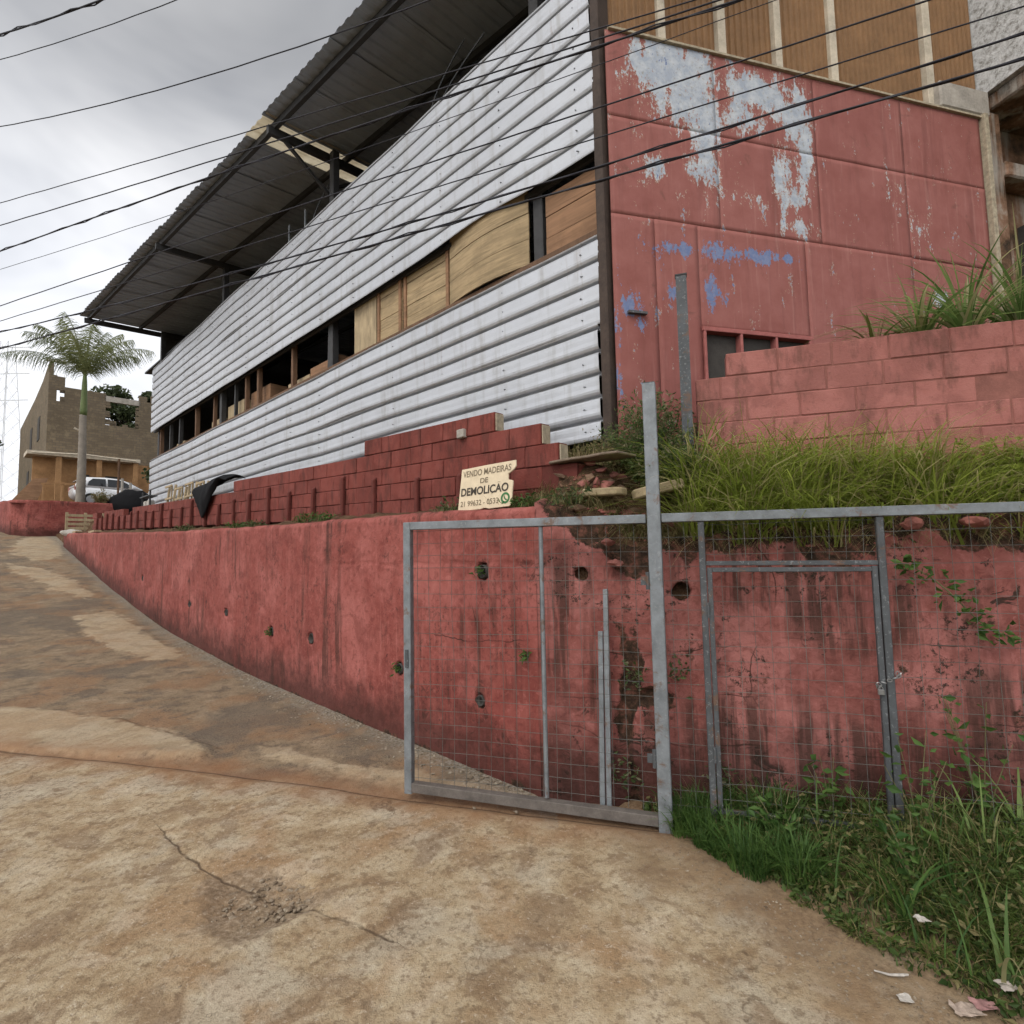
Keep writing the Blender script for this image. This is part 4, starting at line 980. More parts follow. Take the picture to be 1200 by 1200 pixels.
def leaves(name, c, size, mat, parent=None, flat=.5, asp=.45):
    n_ = len(c); a = rng.normal(size=(n_, 3)); a[:, 2] *= flat; a /= np.linalg.norm(a, axis=1)[:, None]
    b = rng.normal(size=(n_, 3)); b -= a * (a * b).sum(1)[:, None]; b /= np.linalg.norm(b, axis=1)[:, None]
    nn_ = np.cross(a, b)
    s_ = (size * rng.uniform(.6, 1.35, n_))[:, None]
    V = np.stack([c - a * s_, c + b * s_ * asp + nn_ * s_ * .12, c + a * s_ - nn_ * s_ * .15, c - b * s_ * asp + nn_ * s_ * .12], 1).reshape(-1, 3)
    F = np.arange(n_ * 4).reshape(-1, 4)
    return soup(name, V, F, mat, parent, dict(rnd=np.repeat(rng.random(n_), 4), rnd2=np.repeat(rng.random(n_), 4)))

def clumps(name, centres, hts, mat, label, per=(40, 90), rad=.06, lean=1.0, w=(.004, .011), cat='grass', tone=None):
    B = []; Hh = []; Dr = []; Rn = []
    for i, (c_, h_) in enumerate(zip(centres, hts)):
        k_ = rng.integers(*per); a_ = rng.uniform(0, 2 * np.pi, k_); r_ = rad * np.sqrt(rng.random(k_)) * (.5 + h_ * 2.2)
        B.append(c_ + np.stack([np.cos(a_) * r_, np.sin(a_) * r_, 0 * a_ - .01], -1)); Hh.append(h_ * rng.uniform(.35, 1.15, k_)); Dr.append(a_ + rng.normal(0, .7, k_))
        Rn.append(np.clip((rng.random() if tone is None else tone[i]) + rng.normal(0, .22, k_), 0, 1))
    B = np.concatenate(B); n_ = len(B)
    return tag(blades(name, B, np.concatenate(Hh), rng.uniform(*w, n_), lean, mat, segs=4, droop=.9, rnd=np.concatenate(Rn), dirs=np.concatenate(Dr)), label, cat, kind='stuff')
# verge grass (bottom right)
def verge_pts(nn):
    P_ = []
    while len(P_) < nn:
        x = rng.uniform(.9, 4.6, nn); y = rng.uniform(1.2, 4.3, nn)
        sdv = verge_sd(x, y); k = (x - G0[0]) * GK[0] + (y - G0[1]) * GK[1]
        dens = fbm(x * 2.2, y * 2.2, 3)
        ok = (sdv < -.02 + .10 * fbm(x * 5, y * 5, 2)) & (k < .24) & (rng.random(nn) < np.clip(.75 + dens, .1, 1))
        P_ += list(zip(x[ok], y[ok], -sdv[ok]))
    return np.array(P_[:nn])
q = verge_pts(17000); base = np.stack([q[:, 0], q[:, 1], zfin(q[:, 0], q[:, 1]) - .01], -1)
clump = np.clip(.5 + .9 * fbm(q[:, 0] * 1.7, q[:, 1] * 1.7, 3), .15, 1.2)
hh = rng.uniform(.04, .15, len(q)) * (.45 + clump) * (.5 + sstep(0, .5, q[:, 2]))
tag(blades('verge_grass', base, hh, rng.uniform(.005, .012, len(q)), .75, M_grass, rnd=np.clip(clump * .6 + rng.normal(0, .25, len(q)), 0, 1)), 'tangled dark green grass and ground cover on the verge before the fence', 'grass', kind='stuff')
q = verge_pts(9000); base = np.stack([q[:, 0], q[:, 1], zfin(q[:, 0], q[:, 1]) + rng.uniform(.02, .13, len(q)) * (.3 + sstep(0, .5, q[:, 2]))], -1)
tag(leaves('ground_cover', base, .022, M_grass, flat=.35, asp=.5), 'small leafy ground cover creeping through the verge grass', 'weeds', kind='stuff')
q = verge_pts(330); hq = np.clip(.10 + .22 * rng.random(330) + .16 * fbm(q[:, 0] * 1.6, q[:, 1] * 1.6, 2), .06, .42) * (.35 + .75 * sstep(0, .6, q[:, 2]))
clumps('verge_tufts', np.stack([q[:, 0], q[:, 1], zfin(q[:, 0], q[:, 1])], -1), hq, M_grassv, 'mixed tufts of grass of all heights over the verge')
q = verge_pts(500); q = q[q[:, 2] > .1]; base = np.stack([q[:, 0], q[:, 1], zfin(q[:, 0], q[:, 1])], -1)
tag(blades('tall_grass', base, rng.uniform(.2, .42, len(q)), rng.uniform(.008, .016, len(q)), .6, M_weed, segs=5, droop=.9), 'longer loose grass blades standing above the verge', 'grass', kind='stuff')
# dense tuft at the gate post
gq = rng.uniform(2.0, 2.75, 70); kq = rng.uniform(-.5, .16, 70); ok = kq > -.08 - (gq - 1.95) * .75; gq = gq[ok]; kq = kq[ok]
base = np.array([PG(a_, b_) for a_, b_ in zip(gq, kq)]); base[:, 2] = zfin(base[:, 0], base[:, 1])
clumps('grass_tuft', base, rng.uniform(.12, .36, len(gq)), M_weed, 'upright fresh green grass tuft at the foot of the tall gate post', lean=.75)

def strap_plant(nm, p, nleaf, L, wd, mat, label, cat='plant', lean=.9, seed=0):
    o = thing(nm, p, label, cat)
    for i in range(nleaf):
        b = np.array(p, float)[None] + rng.normal(0, .02, (1, 3)) * [1, 1, 0]
        blades('leaf', b, np.array([L * rng.uniform(.65, 1.15)]), np.array([wd * rng.uniform(.7, 1.2)]), lean * rng.uniform(.5, 1.2), mat, o, segs=8, droop=1.0)
    return o
def gz(x, y): return float(zfin(x, y)[0])
for i, (g, k, L, nl, lab) in enumerate(((3.62, -.25, .62, 11, 'tall arching grass plant at the right edge in front of the fence'), (3.05, -.75, .55, 8, 'arching broad grass plant in the middle of the verge'), (3.9, -.05, .75, 10, 'tallest coarse grass plant close to the fence at the right edge'), (3.35, -1.05, .5, 7, 'low arching grass plant by the litter on the verge'))):
    p = PG(g, k); p[2] = gz(p[0], p[1]); strap_plant('arching_grass', p, nl, L, .022, M_strap if i != 1 else M_weed, lab, lean=1.0)
def leafy_weed(p, h, n_, label, size=.035, mat=M_weed, spread=.16):
    o = thing('leafy_weed', p, label, 'weed'); p = np.array(p, float); cs = []
    m = MB()
    for j in range(n_):
        a = rng.uniform(0, 6.28); q = np.linspace(0, 1, 5); L = h * rng.uniform(.6, 1.1)
        pts = [p + np.array([math.cos(a), math.sin(a), 0]) * spread * t_ ** 1.4 + Z3 * L * t_ for t_ in q]; m.tube(pts, [.004, .0035, .003, .0025, .002], 4, False)
        for t_ in np.linspace(.35, 1, 7): cs.append(p + np.array([math.cos(a), math.sin(a), 0]) * spread * t_ ** 1.4 + Z3 * L * t_ + rng.normal(0, .025, 3))
    m.build('stem', M_stem, o); leaves('foliage', np.array(cs), size, mat, o, flat=.4, asp=.55); return o
for (g, k, h, lab) in ((2.62, -.1, .33, 'small leafy weed below the middle of the wicket door'), (2.95, .1, .45, 'leafy weed growing by the wicket door near the wall foot'), (3.36, -.12, .6, 'leafy weed climbing at the foot of the chained fence post'), (3.75, .05, .75, 'broad leafy weed against the wall right of the chained post'), (4.05, .08, .9, 'tall leafy weed at the far right before the wall'), (3.2, -.5, .38, 'pale leafy weed in the verge in front of the wicket door')):
    p = PG(g, k); p[2] = gz(p[0], p[1]); leafy_weed(p, h, 7, lab)
# creeper over the wall at right
CP = thing('creeper', PG(3.6, .2, 1.6), 'green creeper trailing down the crumbling wall at the right', 'plant')
pts = [PG(3.45 + .55 * q, .17 + .02 * math.sin(9 * q), 1.75 - .45 * q + .04 * math.sin(6 * q)) for q in np.linspace(0, 1, 12)]
m = MB(); m.tube(pts, .005, 5, False); m.build('stem', M_stem, CP)
leaves('foliage', np.array([p + rng.normal(0, .05, 3) * [1, .4, 1] - GK * .03 for p in pts for _ in range(9)]), .032, M_weed, CP, asp=.5)
# weeds out of the drain holes and wall
for (s, z, sz) in ((3.58, 1.71, .03), (7.98, .84, .035), (4.84, .72, .03), (3.06, 1.05, .03)):
    o = thing('wall_fern', PF(s, 3.27, z), {3.58: 'fern growing in the upper drain hole near the gate top', 7.98: 'fern growing from a drain hole in the middle of the red wall', 4.84: 'fern growing from the drain hole beside the gate stile', 3.06: 'small fern rooted in the red wall right of the gate middle bar'}[s], 'fern')
    leaves('foliage', np.array([PF(s, 3.25, z) + rng.normal(0, .028, 3) for _ in range(45)]), sz * .7, M_weed, o, asp=.4)
for (g, z) in ((1.75, .95), (2.02, 1.0), (1.62, .25), (2.3, .3)):
    o = thing('wall_fern', PG(g, .2, z), {1.75: 'fern patch in the broken corner left of the gate post', 2.02: 'fern patch on the wall just right of the gate post', 1.62: 'fern patch at the foot of the dark broken corner', 2.3: 'fern patch low on the wall behind the wicket hinge side'}[g], 'fern')
    leaves('foliage', np.array([PG(g, .18, z) + rng.normal(0, .06, 3) * [1, .5, 1] for _ in range(70)]), .022, M_bush, o, asp=.4)

# bank grass (bright) in front of the pink block wall
nb = 430; g = rng.uniform(2.2, 5.8, nb); k = rng.uniform(.4, .9, nb)
ok = rng.random(nb) < np.clip(.72 + 1.1 * fbm(g * 2.0, k * 3, 3) - .62 * sstep(3.7, 4.1, g), .06, 1); g = g[ok]; k = k[ok]
base = np.stack([G0[0] + g * GD[0] + k * GK[0], G0[1] + g * GD[1] + k * GK[1], zbank(g, k) - .01], -1)
hh = np.clip(.48 + .46 * fbm(g * 1.9 + 4, k * 2.5, 3) + .16 * rng.random(len(g)), .12, .85) * (1 - .35 * sstep(3.8, 4.2, g))
tone = np.clip(.5 + .9 * fbm(g * 1.7, k * 2 + 5, 2) + rng.normal(0, .15, len(g)), 0, 1)
clumps('bank_grass', base, hh, M_grassb, 'bright yellow green grass on the bank above the broken wall', per=(26, 60), lean=1.15, w=(.006, .017), tone=tone)
nb = 3600; g = rng.uniform(2.2, 5.6, nb); k = rng.uniform(.4, .8, nb); base = np.stack([G0[0] + g * GD[0] + k * GK[0], G0[1] + g * GD[1] + k * GK[1], zbank(g, k) + rng.uniform(.03, .34, nb)], -1)
ok = fbm(g * 3, k * 4, 2) > -.1; tag(leaves('bank_weeds', base[ok], .03, M_grassb, flat=.4, asp=.45), 'small leafy weeds mixed into the bright bank grass', 'weeds', kind='stuff')
nb = 6000; g = rng.uniform(1.2, 5.6, nb); k = rng.uniform(.36, .5, nb)
base = np.stack([G0[0] + g * GD[0] + k * GK[0], G0[1] + g * GD[1] + k * GK[1], zbank(g, k)], -1)
M_dry = leafmat('dry_grass', (.16, .125, .055), (.30, .24, .12), (.10, .12, .03))
tag(blades('dry_grass', base, rng.uniform(.08, .3, nb), rng.uniform(.003, .007, nb), 1.3, M_dry, segs=4, droop=1.4), 'dry straw hanging over the broken top of the wall', 'grass', kind='stuff')
nb = 1400; s = rng.uniform(2.95, 3.7, nb); t = rng.uniform(3.45, 4.3, nb); ok = fbm(s * 4, t * 4, 2) > -.05; s = s[ok]; t = t[ok]
base = s[:, None] * D + t[:, None] * N; base[:, 2] = zterr(s, t)
tag(blades('terrace_grass', base, rng.uniform(.05, .18, len(s)), rng.uniform(.004, .008, len(s)), .9, M_dry, segs=3), 'sparse dry grass among the rubble right of the sale sign', 'grass', kind='stuff')
for i, (s, lab) in enumerate(((3.2, 'low weeds in the rubble just right of the sale sign'), (4.25, 'low weeds at the left foot of the sale sign'), (6.9, 'weed clump before the red block wall, second left of the sign'), (9.3, 'weed clump before the red block wall about half way along'), (10.0, 'weed clump beside the one half way along the red block wall'), (12.9, 'round green weed clump under the black tarp'), (7.4, 'weed clump at a buttress left of the sign'), (2.75, 'green weeds under the stone slab'))):
    p = PF(s, 3.52, float(zterr(s, 3.52)))
    o = thing('weed_clump', p, lab, 'weed', 'weeds along the terrace')
    leaves('foliage', np.array([p + rng.normal(0, .1, 3) * [1, 1, .35] + Z3 * .06 for _ in range(150)]), .024, M_bush if i % 2 else M_weed, o, asp=.4)
    bb = np.array([p + rng.normal(0, .09, 3) * [1, 1, 0] for _ in range(60)]); blades('blade_tuft', bb, rng.uniform(.06, .2, 60), np.full(60, .006), .8, M_grass, o)

def bush(p, r, h, n_, mat, label, size=.022, nm='bush'):
    o = thing(nm, p, label, 'bush'); p = np.array(p, float); m = MB(); cs = []
    for j in range(26):
        a = rng.uniform(0, 6.28); rr = r * rng.uniform(.2, 1); L = h * rng.uniform(.55, 1.08) * (1 - .35 * rr / r)
        tip = np.array([math.cos(a), math.sin(a), 0]) * rr
        pts = [p + tip * q ** 1.3 + Z3 * L * q for q in np.linspace(0, 1, 6)]; m.tube(pts, [.008, .007, .006, .005, .004, .002], 4, False)
        for q in np.linspace(.15, 1, n_ // 26):
            cs.append(p + tip * q ** 1.3 + Z3 * L * q + rng.normal(0, .05, 3))
    m.build('stem', M_stem, o); leaves('foliage', np.array(cs), size, mat, o, flat=.8, asp=.3); return o
M_bushg = leafmat('green_bush_leaf', (.04, .075, .02), (.12, .165, .05), (.20, .18, .10))
p = PG(1.83, .95); p[2] = zbank(1.83, .95) - .05; bush(p, .5, .85, 9000, M_bushg, 'shaggy grey green bush at the dark corner post behind the gate post')
p = PG(2.08, .72); p[2] = zbank(2.08, .72) - .05; bush(p, .38, .62, 5200, M_bushg, 'smaller dark bush at the foot of the steel channel post')
p = PG(1.5, .9); p[2] = zbank(1.5, .9) - .02; bush(p, .22, .32, 800, M_dry, 'low dry shrub under the end of the zinc cladding', .018)
# strap leaved plants behind the pink block wall
for i, (g, k, L, nl, lab) in enumerate(((4.35, 1.16, .62, 26, 'lush long leaved plant above the pink block wall at the right edge'), (4.02, 1.17, .5, 20, 'long leaved plant second from the right above the pink wall'), (4.7, 1.16, .7, 26, 'long leaved plant cut by the right edge of the view'), (3.7, 1.16, .35, 10, 'small spindly leaved plant left of the lush ones on the pink wall'))):
    p = PG(g, k, 3.36); strap_plant('strap_leaf_plant', p, int(nl * 4), L * 1.55, .03, M_strap if i != 3 else M_dry, lab, lean=1.1)
# ------------------------------------------------------------------ stones, rubble and litter
def rock_mesh(nm, mat, sub=1, rough=.28, seed=0):
    bm = bmesh.new(); bmesh.ops.create_icosphere(bm, subdivisions=sub, radius=1); r = random.Random(seed)
    for v in bm.verts: v.co *= 1 + r.uniform(-rough, rough)
    me = bpy.data.meshes.new(nm); bm.to_mesh(me); bm.free(); me.materials.append(mat); return me
def slab(p, ax, ln_, wd, th, mat, label, nm='stone_slab', tilt=0):
    m = MB(); r = random.Random(int(ln_ * 1000)); k = 10; top = []
    a = np.array(ax, float); a /= np.linalg.norm(a); b = np.cross(Z3, a); b /= np.linalg.norm(b); a = a + Z3 * tilt; e = np.cross(a, b); e /= np.linalg.norm(e)
    for j in range(k):
        q = 2 * math.pi * j / k; cx = abs(math.cos(q)) ** .4 * np.sign(math.cos(q)); cy = abs(math.sin(q)) ** .4 * np.sign(math.sin(q))
        top.append(np.array(p) + a * cx * ln_ / 2 * r.uniform(.9, 1.05) + b * cy * wd / 2 * r.uniform(.85, 1.1))
    m.prism(top, e * th); return tag(m.build(nm, mat, bevel=.01), label, 'stone')
slab(PG(1.52, .42, 2.30), GD, .36, .2, .06, M_stone, 'flat ochre stone slab lying left of the tall gate post')
slab(PG(1.96, .45, 2.30), GD, .42, .2, .075, M_stone, 'tilted ochre stone slab crossing behind the tall gate post', tilt=.2)
M_pk = plain('pink_rubble', (.25, .095, .078), .9, var=.4); M_bn = plain('brown_rubble', (.16, .10, .065), .95, var=.4)
CHK = []
labs = ['pink', 'brown']
for i in range(34):
    if i < 20:
        g = random.uniform(1.25, 2.2) if i < 13 else random.uniform(2.6, 4.4); k = random.uniform(.3, .6); p = PG(g, k, float(zbank(g, max(k, .4))) + .01)
    else:
        g = random.uniform(1.1, 1.75); k = random.uniform(.5, .8); p = PG(g, k, float(zbank(g, k)) + .01)
    me = rock_mesh('rubble_piece', M_pk if i % 3 else M_bn, 1, .42, i)
    M = Matrix.Translation(Vector(p)) @ Matrix.Rotation(random.uniform(0, 6), 4, 'Z') @ Matrix.Rotation(random.uniform(-.4, .4), 4, 'X') @ Matrix.Diagonal((random.uniform(.04, .1), random.uniform(.03, .06), random.uniform(.02, .045), 1))
    o = link('rubble_piece', me, None, M)
    tag(o, ('broken pink plaster chunk in the rubble along the crumbling wall top' if i % 3 else 'broken brown masonry chunk in the rubble along the crumbling wall top'), 'rubble', 'rubble on the crumbling wall top')
# hanging plaster flakes on the broken face
for i, (g, z, w, h, lab) in enumerate(((1.62, 1.77, .13, .05, 'pink plaster flake lying above the two loose bars'), (1.57, 1.93, .12, .045, 'pink plaster flake just under the rail left of the gate post'), (3.9, 2.0, .2, .06, 'pink plaster flake under the fence rail at far right'), (3.55, 2.0, .14, .07, 'pink plaster flake right of the chained fence post top'))):
    me = rock_mesh('plaster_flake', M_pk, 2, .22, 40 + i); kk_ = .22 if z < 2.2 else .43
    q = frameM(GD, GK, Z3, PG(g, kk_, z)) @ Matrix.Rotation(random.uniform(-.25, .25), 4, 'Y') @ Matrix.Diagonal((w * .42, .07, h * .6, 1))
    tag(link('plaster_flake', me, None, q), lab, 'rubble')
nb = 900; CR_ = []
for _ in range(nb):
    g = rng.uniform(1.1, 5.0); k = rng.uniform(.34, .62); CR_.append(PG(g, k, float(zbank(g, k)) + .003))
# crater stones, gravel at the wall foot, loose chips
def stones(nm, P_, size, mats, label):
    base = rock_mesh('tmp', mats, 1, .3, 5); bv = np.array([v.co[:] for v in base.vertices]); bf = np.array([f.vertices[:] for f in base.polygons]); bpy.data.meshes.remove(base)
    Vs = []; Fs = []
    for i, p in enumerate(P_):
        a = rng.uniform(0, 6.28); s_ = size * rng.uniform(.4, 1.5); sc = np.array([s_, s_ * rng.uniform(.6, 1), s_ * rng.uniform(.35, .7)])
        q = bv * (1 + rng.normal(0, .12, (len(bv), 1))) * sc; q = np.stack([q[:, 0] * math.cos(a) - q[:, 1] * math.sin(a), q[:, 0] * math.sin(a) + q[:, 1] * math.cos(a), q[:, 2]], -1)
        Vs.append(q + p); Fs.append(bf + i * len(bv))
    return tag(soup(nm, np.concatenate(Vs), np.concatenate(Fs), mats), label, 'stones', kind='stuff')
n = NT('red_crumbs', .95, .1); c = n.ramp(n.noise(9, 3), [(.38, (.05, .03, .02)), (.5, (.13, .075, .05)), (.62, (.26, .095, .08))]); M_crumb = n.col(c)
n = NT('gravel', .9, .2); c = n.ramp(n.noise(25, 3), [(.3, (.10, .075, .05)), (.5, (.20, .16, .115)), (.7, (.32, .28, .22))]); M_gravel = n.col(c)
n = NT('brown_stones', .9, .2); c = n.ramp(n.noise(25, 3), [(.3, (.10, .07, .045)), (.5, (.19, .145, .10)), (.72, (.33, .28, .21))]); M_crst = n.col(c)
P_ = []
while len(P_) < 230:
    x = rng.uniform(-1.8, -1.0); y = rng.uniform(2.9, 3.6)
    if poly_sd(np.array([x]), np.array([y]), CRATER)[0] < .0: P_.append((x, y, gz(x, y) - .026))
stones('crater_stones', np.array(P_), .011, M_crst, 'loose stones in the broken pothole of the concrete')
stones('wall_top_crumbs', np.array(CR_), .02, M_crumb, 'crumbled red and brown debris along the broken wall top')
P_ = []
for _ in range(700):
    s = rng.uniform(2.9, 12); t = 3.27 - abs(rng.normal(0, .16)); p = PF(s, t); P_.append((p[0], p[1], gz(p[0], p[1]) + .001))
stones('wall_foot_gravel', np.array(P_), .014, M_gravel, 'gravel and crumbs along the foot of the red wall')
P_ = []
for _ in range(350):
    x = rng.uniform(-6, 2); y = rng.uniform(2.2, 8); P_.append((x, y, gz(x, y) + .001))
for _ in range(500):
    i = rng.integers(1, len(VERGE) - 2); q = rng.random(); x = VERGE[i][0] + (VERGE[i + 1][0] - VERGE[i][0]) * q - abs(rng.normal(0, .18)); y = VERGE[i][1] + (VERGE[i + 1][1] - VERGE[i][1]) * q - abs(rng.normal(0, .12)); P_.append((x, y, gz(x, y) + .001))
stones('loose_grit', np.array(P_), .005, M_crst, 'loose grit scattered over the worn concrete')
M_paper = plain('white_litter', (.38, .35, .31), .85, var=.35, scale=60)
def paper(x, y, w, label, mat=M_paper, dz=.0):
    z = gz(x, y) + dz; k = 5; A = np.linspace(-1, 1, k); V = np.zeros((k, k, 3))
    for i, a in enumerate(A):
        for j, b in enumerate(A): V[i, j] = (x + a * w * .5 + rng.normal(0, w * .05), y + b * w * .38 + rng.normal(0, w * .05), z + .01 + w * .22 * abs(fbm(np.array(a * 1.7 + x * 9), np.array(b * 1.7 + y * 7), 2)) * 2)
    o = grid('litter', V, mat, smooth=False, flip=True); md = o.modifiers.new('thick', 'SOLIDIFY'); md.thickness = .002
    return tag(o, label, 'litter')
paper(1.86, 2.71, .055, 'crumpled white paper lying on the grass at lower right', dz=.13)
paper(1.63, 3.69, .04, 'small white scrap in the grass beneath the wicket door', dz=.10)
paper(1.60, 2.47, .05, 'white plastic scrap on the dirt by the verge edge')
paper(1.80, 2.40, .10, 'large pale rag on the dirt at the bottom right corner', plain('pale_rag', (.33, .26, .21), .9, var=.4, scale=30))
paper(1.88, 2.41, .08, 'pinkish rag beside the pale rag at the bottom right corner', plain('pink_rag', (.28, .15, .14), .9, var=.4, scale=30), dz=.01)
paper(2.02, 2.46, .07, 'greyish paper scrap half under the grass at bottom right', plain('grey_scrap', (.38, .33, .29), .9), dz=.03)
m = MB(); x, y = 1.62, 2.59; m.tube([(x - .05, y + .03, gz(x, y) + .012), (x, y, gz(x, y) + .014), (x + .05, y - .012, gz(x, y) + .02), (x + .075, y - .01, gz(x, y) + .02)], [.003, .005, .006, .004], 6); tag(m.build('litter', M_paper), 'bent white stick on the dirt at the verge edge', 'litter')

# ------------------------------------------------------------------ things on the terrace further up
# black tarp thrown over the block wall
A = np.linspace(10.85, 12.85, 26); B = np.linspace(0, 1, 16); V = np.zeros((26, 16, 3))
for i, s in enumerate(A):
    q = (s - 10.85) / 2.0; hang = .06 + .62 * np.clip((q - .25) / .45, 0, 1) * (1 - .75 * np.clip((q - .78) / .22, 0, 1))
    for j, b in enumerate(B):
        z0_ = 3.02 + SL * (s - 3.15) + .08 + .06 * math.sin(q * 5)
        if b < .3: t_ = TB + .16 - b * .9; z_ = z0_ + .06 * math.sin(b / .3 * math.pi)
        else: t_ = TB - .13 - .07 * math.sin((b - .3) * 4) ; z_ = z0_ - (b - .3) / .7 * hang
        V[i, j] = PF(s, t_ + .035 * float(fbm(s * 5, b * 4, 3)), z_ + .03 * float(fbm(s * 4 + 3, b * 2, 2)))
o = grid('black_tarp', V, M_black); md = o.modifiers.new('thick', 'SOLIDIFY'); md.thickness = .006
tag(o, 'crumpled black plastic tarp draped over the red block wall', 'tarp')
# old furniture frames behind the lower wall
for i, (s, lab) in enumerate(((13.4, 'pale wooden trestle leaning behind the wall, nearest the black tarp'), (14.2, 'second pale wooden trestle left of the black tarp'), (15.0, 'third pale wooden trestle left of the black tarp'), (15.9, 'fourth pale wooden trestle, farthest left behind the wall'))):
    o = thing('salvaged_trestle', PF(s, 4.05, 3.2), lab, 'trestle', 'salvaged trestles behind the block wall')
    h = random.uniform(.45, .6); zb = 3.12 + SL * (s - 13)
    for ds in (0, .55):
        m = MB(); m.bar(PF(s + ds, 4.03, zb), PF(s + ds + .03, 4.1, zb + h), .06, .05, N); m.build('leg', M_pale, o, bevel=.004)
    for z in (.4, .95):
        m = MB(); m.bar(PF(s, 4.0, zb + h * z), PF(s + .58, 4.0, zb + h * z), .03, .05); m.build('rail', M_pale, o, bevel=.004)
    m = MB(); m.bar(PF(s + .28, 4.05, zb + .05), PF(s + .28, 4.08, zb + h), .04, .03, N); m.build('slat', M_pale, o)
o = thing('metal_rack', PF(18.2, 4.0, 3.3), 'small rack with white items behind the low end of the red block wall', 'rack')
for ds in (0, .8):
    m = MB(); m.bar(PF(18 + ds, 4.0, 3.2), PF(18 + ds, 4.0, 3.85), .04, .04, N); m.build('leg', M_steel_dark, o)
for z in (3.4, 3.7):
    m = MB(); m.box(PF(18.4, 4.05, z), (.45, .12, .015), (D, N, Z3)); m.build('shelf', M_galv2, o)
for ds in (.15, .5): 
    m = MB(); m.box(PF(18 + ds, 4.05, 3.5), (.1, .08, .08), (D, N, Z3)); tag(m.build('plastic_tub', M_paper, bevel=.02), 'white plastic tub on the %s of the small metal rack' % ('right side' if ds < .3 else 'left side'), 'tub')
# pallet at the top end of the retaining wall
PL = thing('pallet', PF(27.3, 3.5, 3.0), 'upright pale wooden pallet at the far end of the red retaining wall', 'pallet')
for i in range(5):
    m = MB(); z = 3.06 + .17 * i; m.box(PF(27.6, 3.95, z), (.012, .62, .05), (D, N, Z3)); m.build('slat', M_pale, PL)
for t in (3.36, 3.95, 4.54):
    m = MB(); m.box(PF(27.64, t, 3.42), (.03, .045, .44), (D, N, Z3)); m.build('bearer', M_pale, PL)
for i, (s, t, mt, lab) in enumerate(((27.0, 3.45, M_paper, 'white rubbish heap at the far end of the red wall'), (26.4, 3.5, M_pale, 'low pale plank pile on the far end of the red wall'), (22.8, 3.5, M_pale, 'pale plank lying on the red wall top farther along'))):
    m = MB(); zt_ = float(wtop(s))
    if i == 0: m.raw(*[(lambda me: ([PF(s, t, zt_ + .02) + np.array(v.co) * [.35, .3, .14] for v in me.vertices], [tuple(f.vertices) for f in me.polygons]))(rock_mesh('tmp', M_paper, 2, .2, 3))][0])
    else: m.bar(PF(s - .6, t, zt_ + .04), PF(s + .7, t + .05, zt_ + .05), .2, .06)
    tag(m.build('rubbish_heap' if i == 0 else 'plank', mt), lab, 'rubbish' if i == 0 else 'plank')

# ------------------------------------------------------------------ yard beyond, low wall, car, palm
YZ = 4.42
sv = np.linspace(31.1, 80, 40); tv = np.linspace(1.9, 40, 40); SS, TT = np.meshgrid(sv, tv, indexing='ij')
V = SS[..., None] * D + TT[..., None] * N; V[..., 2] = YZ + .08 * np.clip(SS - 31, 0, 5) + .02 * (SS - 31) + .05 * fbm(SS, TT, 3)
tag(grid('yard', V, M_soil, flip=True), kind='structure')
pth = [(44, 1.6), (36, 1.65), (33, 1.72), (31.6, 1.95), (31.0, 2.5), (30.95, 3.4), (31.0, 4.6), (31.0, 9.5)]
pth = np.array(pth); dd = np.concatenate([[0], np.cumsum(np.hypot(*np.diff(pth, axis=0).T))]); uu = np.linspace(0, dd[-1], 140)
ps = np.interp(uu, dd, pth[:, 0]); ptt = np.interp(uu, dd, pth[:, 1]); zb = zroad(ps, ptt) - .2; zt_ = 4.58 + .02 * fbm(uu * 2, uu * 0, 3) + np.clip(ps - 32, 0, 50) * .05
W_ = np.linspace(0, 1, 20); ZZ = zb[:, None] + W_ * (zt_ - zb)[:, None]
V = ps[:, None, None] * D + ptt[:, None, None] * N + 0 * ZZ[..., None]; V[..., 2] = ZZ
nrm = np.stack([np.gradient(ptt), -np.gradient(ps)], -1); nrm /= np.linalg.norm(nrm, axis=1)[:, None]; nrm *= np.where((nrm[:, 0] < 0)[:, None], -1, 1)
cap = (ps + .2 * abs(nrm[:, 0]))[:, None] * D + (ptt + .2 * abs(nrm[:, 1]))[:, None] * N; cap[:, 2] = zt_
V = np.concatenate([V, cap[:, None]], 1)
LW = thing('low_wall', PF(31, 4, 3), 'low rounded red wall across the far end of the road, below the parked car', 'wall')
hg = cat1(ZZ - zb[:, None] - .2)
grid('wall_face', V, M_red, LW, attrs=dict(dmg=0 * hg, hgt=hg, crk=0 * hg + 1), flip=True)

